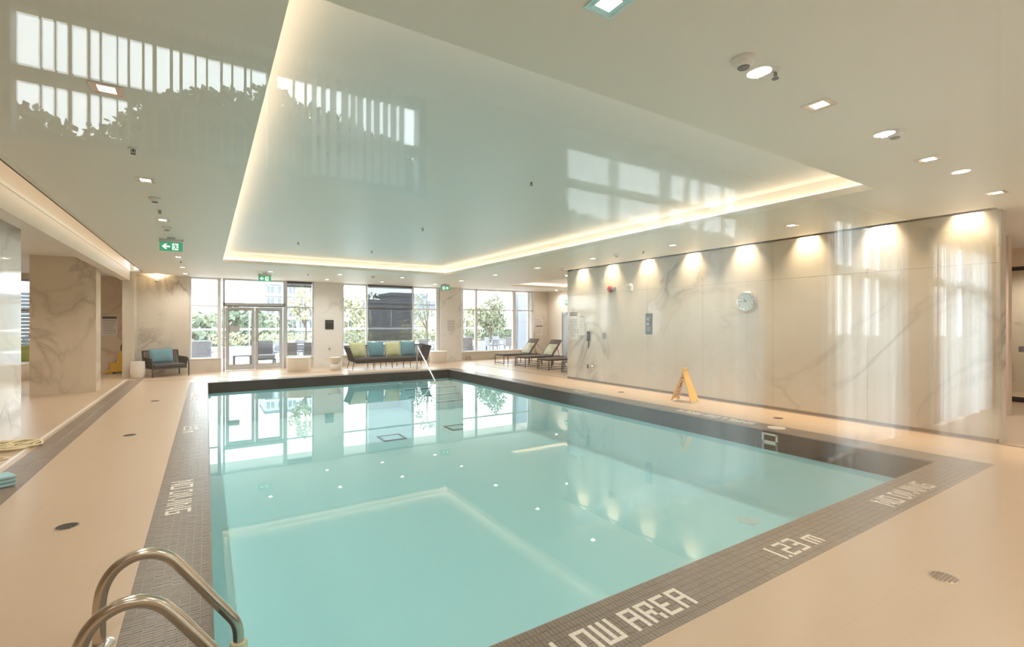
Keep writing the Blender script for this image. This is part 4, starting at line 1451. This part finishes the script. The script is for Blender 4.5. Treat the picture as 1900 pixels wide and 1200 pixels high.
MB().rbox((0, 0, 0.665), (0.15, 0.05, 0.05), 0.012).build('hinge_grip', YELLOW, ws)

# ------------------------------------------------------------------ signs on the far side
panel('black_wall_panel', 'small square black panel on the middle marble pier', 'panel', (PX(611, FY), FY, PYZ(611, 602, FY)), 0, 0.30, 0.34, BLACK, 0.03, [(0.09, 0.15, 0.85, 0.012)], tmat=ALUD)
t_ = thing('wall_hose_tap', 'small wall tap low on the middle marble pier', 'tap', (PX(611, FY), FY, 0.66))
yl(MB(), [(0.045, 0.0), (0.045, 0.012), (0.03, 0.018)], 18).build('plate', STEEL_F, t_)
MB().tube([(0, -0.015, 0), (0, -0.09, 0), (0, -0.11, -0.07)], 0.014, 8).build('spout', ALUD, t_)
panel('pool_rules_notice', 'white rules notice on the marble pier beside the tree window', 'sign', (PX(837, FY), FY, PYZ(837, 604, FY)), 0, 0.40, 0.55, SIGNW, 0.006, para(8, 0.2, -0.2, 11, 0.014))
panel('safety_notice', 'white safety notice with a black band behind the loungers', 'sign', (PX(1000, FY), FY, PYZ(1000, 605, FY)), 0, 0.42, 0.85, SIGNW, 0.006, para(12, 0.36, -0.36, 12, 0.016) + [(0.0, 0.0, 1.0, 0.05)])
panel('side_room_notice', 'white notice with a black heading on the side room wall', 'sign', (-2.66, LY, 1.54), 0, 0.40, 0.62, SIGNW, 0.006, para(9, 0.16, -0.26, 13, 0.018), (0.02, 0.10), BLACK)

# mop bucket in the side room
mbk = thing('mop_bucket', 'yellow mop bucket with wringer leaning in the side room corner', 'mop bucket', (-2.36, 19.90, 0), 0.3)
m = MB()
m.prism([(-0.24, 0.06), (0.24, 0.06), (0.29, 0.34), (-0.27, 0.34)], 'y', -0.16, 0.16)
m.build('tub', YELLOWD, mbk)
m = MB()
m.prism([(-0.06, 0.34), (0.22, 0.34), (0.20, 0.72), (0.06, 0.78), (-0.02, 0.60)], 'y', -0.12, 0.12)
m.build('wringer', YELLOWD, mbk)
MB().tube(smooth_path([(0.04, 0, 0.70), (0.03, 0, 0.86), (0.10, 0, 0.97), (0.20, 0, 0.98)], 4), 0.018, 8).build('wringer_handle', BLACK, mbk)
MB().prism([(-0.40, 0.03), (-0.22, 0.02), (-0.20, 0.12), (-0.30, 0.10)], 'y', -0.13, 0.13).build('foot_plate', YELLOWD, mbk)
MB().tube([(0.22, 0.05, 0.15), (0.26, 0.06, 1.35)], 0.014, 8).build('mop_handle', YELLOW, mbk)
for (x, y) in ((-0.18, -0.12), (-0.18, 0.12), (0.18, -0.12), (0.18, 0.12)):
    MB().tube([(x, y - 0.012, 0.03), (x, y + 0.012, 0.03)], 0.03, 12).build('caster', BLACK, mbk)

# coiled rope, loose end and towel on the left deck
rnd = random.Random(4)
rx, ry = PZ(6, 832)
rp = thing('coiled_rope', 'tangled coil of cream rope on the floor before the white pillar', 'rope', (rx, ry, 0))
m = MB()
pts = []
for k in range(150):
    a = k * 0.55
    rr_ = 0.17 + 0.10 * math.sin(k * 0.37) + rnd.uniform(-0.04, 0.04)
    pts.append((rr_ * 1.25 * math.cos(a) + 0.05 * math.sin(k * .11), rr_ * math.sin(a), 0.014 + 0.05 * (k / 150) * (0.6 + 0.4 * math.sin(k * 1.3)) + rnd.uniform(0, 0.012)))
m.tube(smooth_path(pts, 3), 0.011, 6)
m.build('strand', ROPEW, rp)
x, y = PZ(4, 852)
m = MB().tube(smooth_path([(x - 0.25, y + 0.03, 0.010), (x - 0.05, y + 0.07, 0.010), (x + 0.04, y, 0.010), (x - 0.02, y - 0.06, 0.010), (x - 0.2, y - 0.08, 0.010)], 5), 0.010, 8)
tag(m.build('rope_end', ROPEW), 'loose loop of cream rope beside the white floor trim', 'rope')
x, y = PZ(-22, 908)
tw = thing('folded_towel', 'folded pale blue towel lying on the brown tile strip', 'towel', (x, y, 0.004), 0.5)
for k in range(3):
    m = MB()
    m.rbox((0.0 + 0.006 * k, 0, 0.022 + k * 0.036), (0.34 - 0.01 * k, 0.22, 0.036), 0.016, 3)
    m.build('fold', TOWEL, tw)

# ------------------------------------------------------------------ terrace beyond the far windows
TERR = stained('terrace_paver', (0.62, 0.63, 0.65), (0.68, 0.69, 0.71), 2.0, 0.7)
GREYF = stained('grey_outdoor_fabric', (0.17, 0.175, 0.20), (0.21, 0.215, 0.24), 20, 0.85)
GREYM = principled('grey_powder_coat', (0.10, 0.11, 0.125), 0.5)
PLANT = stained('planter_concrete', (0.30, 0.31, 0.34), (0.35, 0.36, 0.39), 1.5, 0.7)
LEAF = [stained('leaf_dark', (0.11, 0.145, 0.10), (0.15, 0.185, 0.13), 3, 0.6), stained('leaf_olive', (0.17, 0.19, 0.12), (0.22, 0.24, 0.16), 3, 0.6), stained('leaf_pale', (0.34, 0.34, 0.22), (0.42, 0.41, 0.28), 3, 0.6), stained('leaf_hedge', (0.035, 0.05, 0.025), (0.05, 0.07, 0.035), 3, 0.6)]
BARK = stained('bark', (0.09, 0.07, 0.055), (0.13, 0.10, 0.08), 12, 0.9)
BLDG = stained('pale_concrete', (0.36, 0.38, 0.41), (0.40, 0.42, 0.45), 0.2, 0.8)
BLDG2 = stained('grey_concrete', (0.14, 0.155, 0.18), (0.17, 0.185, 0.21), 0.2, 0.8)
WINDK = principled('far_window_glass', (0.12, 0.14, 0.17), 0.2)
RAILW = principled('white_rail', (0.72, 0.73, 0.75), 0.5)

struct('terrace_floor', MB().box(-9, 26, FY + 0.36, 27.6, -0.25, -0.015), TERR, label='pale paved terrace outside the windows')
GROUND = stained('distant_ground', (0.08, 0.10, 0.05), (0.14, 0.15, 0.10), 0.05, 0.9)
struct('ground_far', MB().box(-160, 260, 27.6, 330, -6.6, -6.5), GROUND, label='distant ground beyond the terrace')
struct('ground_back', MB().box(-60, 80, -60, BY - 0.25, -0.3, -0.05), GROUND, label='ground outside the passage windows')

def leaf_cloud(blobs, n, size, seed, flat=1.0):
    rg = np.random.default_rng(seed)
    V, Fs = [], []
    tot = sum(b[3] ** 2 for b in blobs)
    for (bx, by, bz, br) in blobs:
        k = max(6, int(n * br ** 2 / tot))
        d = rg.normal(size=(k, 3))
        d /= np.linalg.norm(d, axis=1)[:, None]
        rad = br * (0.62 + 0.42 * rg.random(k))
        P = d * rad[:, None] * np.array([1, 1, flat]) + np.array([bx, by, bz])
        a = rg.normal(size=(k, 3))
        a /= np.linalg.norm(a, axis=1)[:, None]
        b = np.cross(a, rg.normal(size=(k, 3)))
        b /= np.linalg.norm(b, axis=1)[:, None]
        s = size * (0.6 + 0.8 * rg.random(k))[:, None]
        for p_, u_, v_ in zip(P, a * s, b * s * 0.7):
            o = len(V)
            V += [tuple(p_ - u_), tuple(p_ + v_), tuple(p_ + u_), tuple(p_ - v_)]
            Fs.append((o, o + 1, o + 2, o + 3))
    m = MB()
    m._add(V, Fs)
    return m
def tree(x, y, z0, h, w_, mat, label, group, seed, n=1500, leaf=0.22, trunk=None, airy=False, name='leafy_tree'):
    rnd = random.Random(seed)
    t_ = thing(name, label, 'tree', (x, y, z0), 0, group)
    tr = trunk if trunk is not None else h * 0.3
    blobs = []
    for k in range(11 if not airy else 14):
        f_ = rnd.random()
        zz = tr + (h - tr) * (0.12 + 0.80 * f_)
        ww = w_ * 0.5 * math.sin(PI * (0.15 + 0.75 * f_)) ** 0.7
        a = rnd.uniform(0, 6.28)
        r_ = w_ * (0.22 if not airy else 0.13) * rnd.uniform(0.8, 1.25)
        blobs.append((math.cos(a) * ww * 0.62, math.sin(a) * ww * 0.62, min(zz, h - r_), r_))
    leaf_cloud(blobs, n, leaf, seed).build('crown', mat, t_)
    m = MB()
    m.tube([(0, 0, 0), (0.02 * h * 0.3, 0, h * 0.4), (0, 0, h * 0.85)], h * 0.018, 7, r1=h * 0.005)
    for b in blobs[:7]:
        m.tube([(0, 0, tr * 0.8 + 0.1 * b[2]), (b[0] * 0.8, b[1] * 0.8, b[2])], h * 0.007, 5, r1=h * 0.002)
    m.build('trunk', BARK, t_)
    return t_

# planter walls with hedges along the terrace edge
for i, (x0, x1, lbp, lbh, lm) in enumerate(((-9, -0.2, 'long grey planter wall at the terrace edge before the left window', 'dark clipped hedge behind the left window planter', 0),
                                     (0.0, 5.8, 'long grey planter wall at the terrace edge before the glazed door', 'pale grassy hedge seen through the glazed door', 2),
                                     (6.0, 13.0, 'long grey planter wall at the terrace edge behind the sofa window', 'loose olive hedge behind the sofa window', 1),
                                     (13.2, 26.0, 'long grey planter wall at the terrace edge before the tree window', 'dark green hedge seen through the tree window', 0))):
    pl = thing('planter_wall', lbp, 'planter', ((x0 + x1) / 2, 26.2, 0))
    hw = (x1 - x0) / 2
    MB().box(-hw, hw, -0.35, 0.35, -0.015, 0.45).build('wall', PLANT, pl)
    MB().box(-hw, hw, -0.38, 0.38, 0.45, 0.50).build('cap', RAILW, pl)
    hg = thing('hedge', lbh, 'hedge', ((x0 + x1) / 2, 26.2, 0.50))
    bl = [(-hw + 0.3 + k * 0.42, random.uniform(-0.1, 0.1), 0.36 + random.uniform(0, 0.05), 0.29 * random.uniform(0.85, 1.08)) for k in range(int((2 * hw - 0.3) / 0.42))]
    leaf_cloud(bl, int(420 * hw), 0.06, 40 + i).build('foliage', LEAF[lm], hg)
# glass wind screen with posts and a white rail
gs = thing('glass_windscreen', 'tall glass terrace windscreen with slim posts and a white rail', 'railing', (8, 27.2, 0))
for k in range(30):
    x = -17 + k * 1.2
    MB().box(x - 0.018, x + 0.018, -0.02, 0.02, -0.015, 2.45).build('post', ALUD, gs)
    MB().box(x + 0.03, x + 1.17, -0.006, 0.006, 0.10, 2.43).build('glass_panel', CLEAR, gs)
MB().box(-17, 18, -0.035, 0.035, 1.27, 1.36).build('rail', RAILW, gs)
# structural column outside the tree window
cl_ = thing('terrace_column', 'broad grey blue column outside the tree window', 'column', (PX(966, 24.0), 24.0, 0))
MB().box(-0.36, 0.36, -0.3, 0.3, -0.015, 5.0).build('shaft', BLDG2, cl_)
m = MB()
for z in (0.8, 1.7, 2.6, 3.5):
    m.box(-0.364, 0.364, -0.304, 0.304, z, z + 0.015)
m.build('joint', GREYM, cl_)

# terrace furniture
def terrace_chair(x, y, rz, label, mat=GREYM, fab=GREYF):
    t_ = thing('terrace_chair', label, 'chair', (x, y, -0.015), rz)
    MB().rbox((0, 0, 0.42), (0.50, 0.48, 0.06), 0.02).build('seat', fab, t_)
    R = Matrix.Rotation(math.radians(-12), 3, 'X')
    MB().rbox(Vector((0, 0.25, 0.66)), (0.48, 0.035, 0.46), 0.015, 2, R).build('backrest', fab, t_)
    for (a, b) in ((-1, -1), (1, -1), (-1, 1), (1, 1)):
        MB().tube([(a * 0.23, b * 0.21, 0.40), (a * 0.25, b * 0.25, 0.0)], 0.014, 8).build('leg', mat, t_)
    for a in (-1, 1):
        MB().tube([(a * 0.26, -0.2, 0.42), (a * 0.27, -0.2, 0.64), (a * 0.27, 0.26, 0.66)], 0.013, 8).build('arm', mat, t_)
def terrace_table(x, y, w_, d_, h, label, mat=GREYM):
    t_ = thing('terrace_table', label, 'table', (x, y, -0.015))
    MB().rbox((0, 0, h - 0.02), (w_, d_, 0.04), 0.008).build('table_top', mat, t_)
    for a in (-1, 1):
        for b in (-1, 1):
            MB().box(a * (w_ / 2 - 0.04) - 0.03, a * (w_ / 2 - 0.04) + 0.03, b * (d_ / 2 - 0.04) - 0.03, b * (d_ / 2 - 0.04) + 0.03, 0, h - 0.04).build('leg', mat, t_)
def out(u, Y):
    return PX(u, Y)
terrace_table(out(450, 20.2), 20.2, 0.62, 0.55, 0.46, 'low grey side table on the terrace right outside the glazed door')
def lounge_chair(x, y, rz, label):
    t_ = thing('terrace_lounge_chair', label, 'chair', (x, y, -0.015), rz)
    MB().rbox((0, 0, 0.36), (0.66, 0.66, 0.14), 0.04).build('seat_cushion', GREYF, t_)
    R = Matrix.Rotation(math.radians(-10), 3, 'X')
    MB().rbox((0, 0.30, 0.68), (0.64, 0.14, 0.56), 0.04, 2, R).build('back_cushion', GREYF, t_)
    MB().rbox((0, 0, 0.26), (0.72, 0.72, 0.05), 0.01).build('frame', GREYM, t_)
    for a in (-1, 1):
        for b in (-1, 1):
            MB().box(a * 0.33 - 0.025, a * 0.33 + 0.025, b * 0.33 - 0.025, b * 0.33 + 0.025, 0, 0.25).build('leg', GREYM, t_)
        MB().rbox((a * 0.36, 0, 0.50), (0.05, 0.70, 0.05), 0.01).build('arm', GREYM, t_)
lounge_chair(out(491, 20.6), 20.6, 0.0, 'grey cushioned lounge chair outside the right door leaf')
terrace_chair(out(509, 22.6), 22.6, -0.9, 'grey sling chair behind the lounge chair on the terrace')
lounge_chair(out(374, 22.4), 22.4, PI, 'grey cushioned lounge chair outside the left window')
terrace_table(out(550, 21.4), 21.4, 1.2, 0.8, 0.74, 'grey dining table outside the door sidelight')
terrace_chair(out(537, 20.35), 20.35, PI, 'grey dining chair on the house side of the sidelight table')
terrace_chair(out(576, 20.0), 20.0, 3.0, 'grey dining chair at the pier end of the sidelight table')
terrace_chair(out(562, 22.4), 22.4, 0.1, 'grey dining chair on the hedge side of the sidelight table')
terrace_chair(out(792, 21.0), 21.0, 0.3, 'grey terrace chair outside the right pane behind the sofa')
terrace_table(out(931, 22.6), 22.6, 1.6, 0.8, 0.74, 'grey dining table outside the tree window')
terrace_chair(out(912, 22.6), 22.6, 1.5, 'grey dining chair at the sofa side end of the tree window table')
terrace_chair(out(945, 22.0), 22.0, 2.7, 'grey dining chair beside the column outside the tree window')
terrace_chair(out(925, 23.4), 23.4, 0.1, 'grey dining chair on the hedge side of the tree window table')
lounge_chair(out(868, 21.0), 21.0, 2.4, 'grey lounge chair outside the tree window near the marble pier')

# trees
G1 = 'distant trees beyond the terrace'
far = [(360, 588, 52, 7, 0), (388, 576, 62, 8, 1), (425, 572, 72, 9, 1), (452, 566, 43, 5, 0), (478, 580, 90, 9, 1), (500, 582, 106, 9, 0),
       (648, 548, 62, 6, 2), (700, 541, 101, 10, 1), (792, 588, 62, 7, 2), (866, 562, 52, 6, 2), (893, 570, 62, 7, 1), (925, 582, 72, 8, 0), (944, 577, 52, 5.5, 0), (968, 582, 84, 8, 1)]
for i, (u, v, Y, w_, k) in enumerate(far):
    x = PX(u, Y)
    zt = PYZ(u, v, Y)
    lab = ['dense dark green tree far beyond the terrace', 'mid olive green tree far beyond the terrace', 'pale thin tree far beyond the terrace'][k]
    tree(x, Y, -6.5, zt + 6.5, w_, LEAF[k], lab, G1, 100 + i, 1500, 0.32, trunk=1.5)
# nearer trees in pots on the terrace
def potted(u, Y, v, w_, k, label, seed, n, leaf, trunk, airy):
    t_ = tree(PX(u, Y), Y, -0.015, PYZ(u, v, Y), w_, LEAF[k], label, None, seed, n, leaf, trunk, airy, 'potted_tree')
    MB().lathe([(0.24, 0.0), (0.26, 0.02), (0.30, 0.50), (0.28, 0.50), (0.27, 0.44)], (0, 0, 0), 24).build('pot', PLANT, t_)
potted(567, 24.4, 528, 1.8, 2, 'slender pale leaved potted tree outside the door sidelight', 61, 700, 0.075, 1.5, True)
potted(792, 24.4, 520, 1.9, 1, 'sparse thin potted tree outside the right pane behind the sofa', 62, 380, 0.065, 1.3, True)
potted(910, 24.6, 545, 1.9, 1, 'bushy olive potted tree growing outside the tree window', 63, 2200, 0.075, 0.9, False)

# buildings
def building(name, x, y, w_, d_, z0, h, cols, rows, mat, label, side_cols=0, balc=False):
    t_ = thing(name, label, 'building', (x, y, z0))
    MB().box(-w_ / 2, w_ / 2, -d_ / 2, d_ / 2, 0, h).build('wall', mat, t_)
    MB().box(-w_ / 2 - 0.2, w_ / 2 + 0.2, -d_ / 2 - 0.2, d_ / 2 + 0.2, h, h + 0.6).build('roof', BLDG2, t_)
    cw, rh = w_ / cols, h / rows
    wm = MB().box(-cw * 0.32, cw * 0.32, -0.12, 0.05, 0, rh * 0.55).mesh('window', WINDK)
    fm = MB().box(-cw * 0.02, cw * 0.02, -0.18, -0.12, 0, rh * 0.55).mesh('window_bar', RAILW)
    for r_ in range(rows):
        for c_ in range(cols):
            o = bpy.data.objects.new('window', wm)
            C.objects.link(o)
            o.parent = t_
            o.location = (-w_ / 2 + cw * (c_ + 0.5), -d_ / 2, rh * (r_ + 0.22))
            f_ = bpy.data.objects.new('window_bar', fm)
            C.objects.link(f_)
            f_.parent = o
        if balc:
            MB().box(-w_ / 2 - 0.1, w_ / 2 + 0.1, -d_ / 2 - 0.9, -d_ / 2, rh * r_ - 0.15, rh * r_ + 0.1).build('balcony_slab', RAILW, t_)
    return t_
building('apartment_tower', PX(545, 150), 150, 16.0, 14, -6.5, 28, 6, 9, BLDG, 'pale apartment tower with balconies far beyond the door sidelight', balc=True)
building('apartment_tower', PX(518, 180), 190, 10.0, 12, -6.5, 24, 3, 8, BLDG, 'slim white tower partly hidden by the balconied tower')
building('apartment_block', PX(652, 120), 120, 13.0, 14, -6.5, 12.6, 5, 5, BLDG, 'pale apartment block seen through the left pane behind the sofa')
building('office_building', PX(722, 80), 80, 20.0, 12, -6.5, 11.2, 6, 3, BLDG2, 'grey flat roofed building behind the dark roller shade')
building('office_building', PX(748, 90), 90, 7.0, 7, -6.5, 13.2, 2, 4, BLDG2, 'grey rooftop block rising above the flat roofed building')
# unseen hedge added to block the low sky in the partition reflections
th = thing('sky_block_hedge', 'unseen tall dark hedge added to block the sky outside the passage windows', 'hedge', (0, -9, -0.05))
TOP = [(-9, 5.6), (-4, 5.3), (-2.1, 4.9), (-1.6, 4.6), (-0.64, 5.45), (0.9, 6.05), (1.94, 5.85), (3.5, 5.5), (6, 4.9), (9, 4.6), (14, 4.7), (19, 4.5)]
def hedge_top(x):
    for (x0, z0), (x1, z1) in zip(TOP[:-1], TOP[1:]):
        if x <= x1:
            return z0 + (z1 - z0) * (x - x0) / (x1 - x0)
    return TOP[-1][1]
bl, core = [], MB()
for k in range(110):
    x = -9 + 0.25 * k
    zt = hedge_top(x)
    for (dz, ry) in ((0.30, 0.0), (0.75, 0.25), (1.2, -0.2)):
        bl.append((x + random.uniform(-.1, .1), ry, zt - dz, 0.32 * random.uniform(0.85, 1.1)))
    core.box(x - 0.125, x + 0.125, -0.25, 0.25, 0, zt - 0.35)
leaf_cloud(bl, 40000, 0.07, 300).build('foliage', LEAF[3], th)
core.build('light_block_core', LEAF[3], th)  # solid core added to stop sky light between the leaves
# dark screen added so that the side room window looks dark
t_ = thing('added_dark_screen', 'dark slatted screen added to darken the side room window', 'screen', (-5.4, 22.0, 0))
for k in range(22):
    MB().box(-1.6, 1.6, -0.02, 0.02, 0.0 + k * 0.12, 0.108 + k * 0.12).build('slat', SIGND, t_)
for x in (-1.55, 0, 1.55):
    MB().box(x - 0.04, x + 0.04, 0.02, 0.08, -0.015, 2.66).build('post', GREYM, t_)
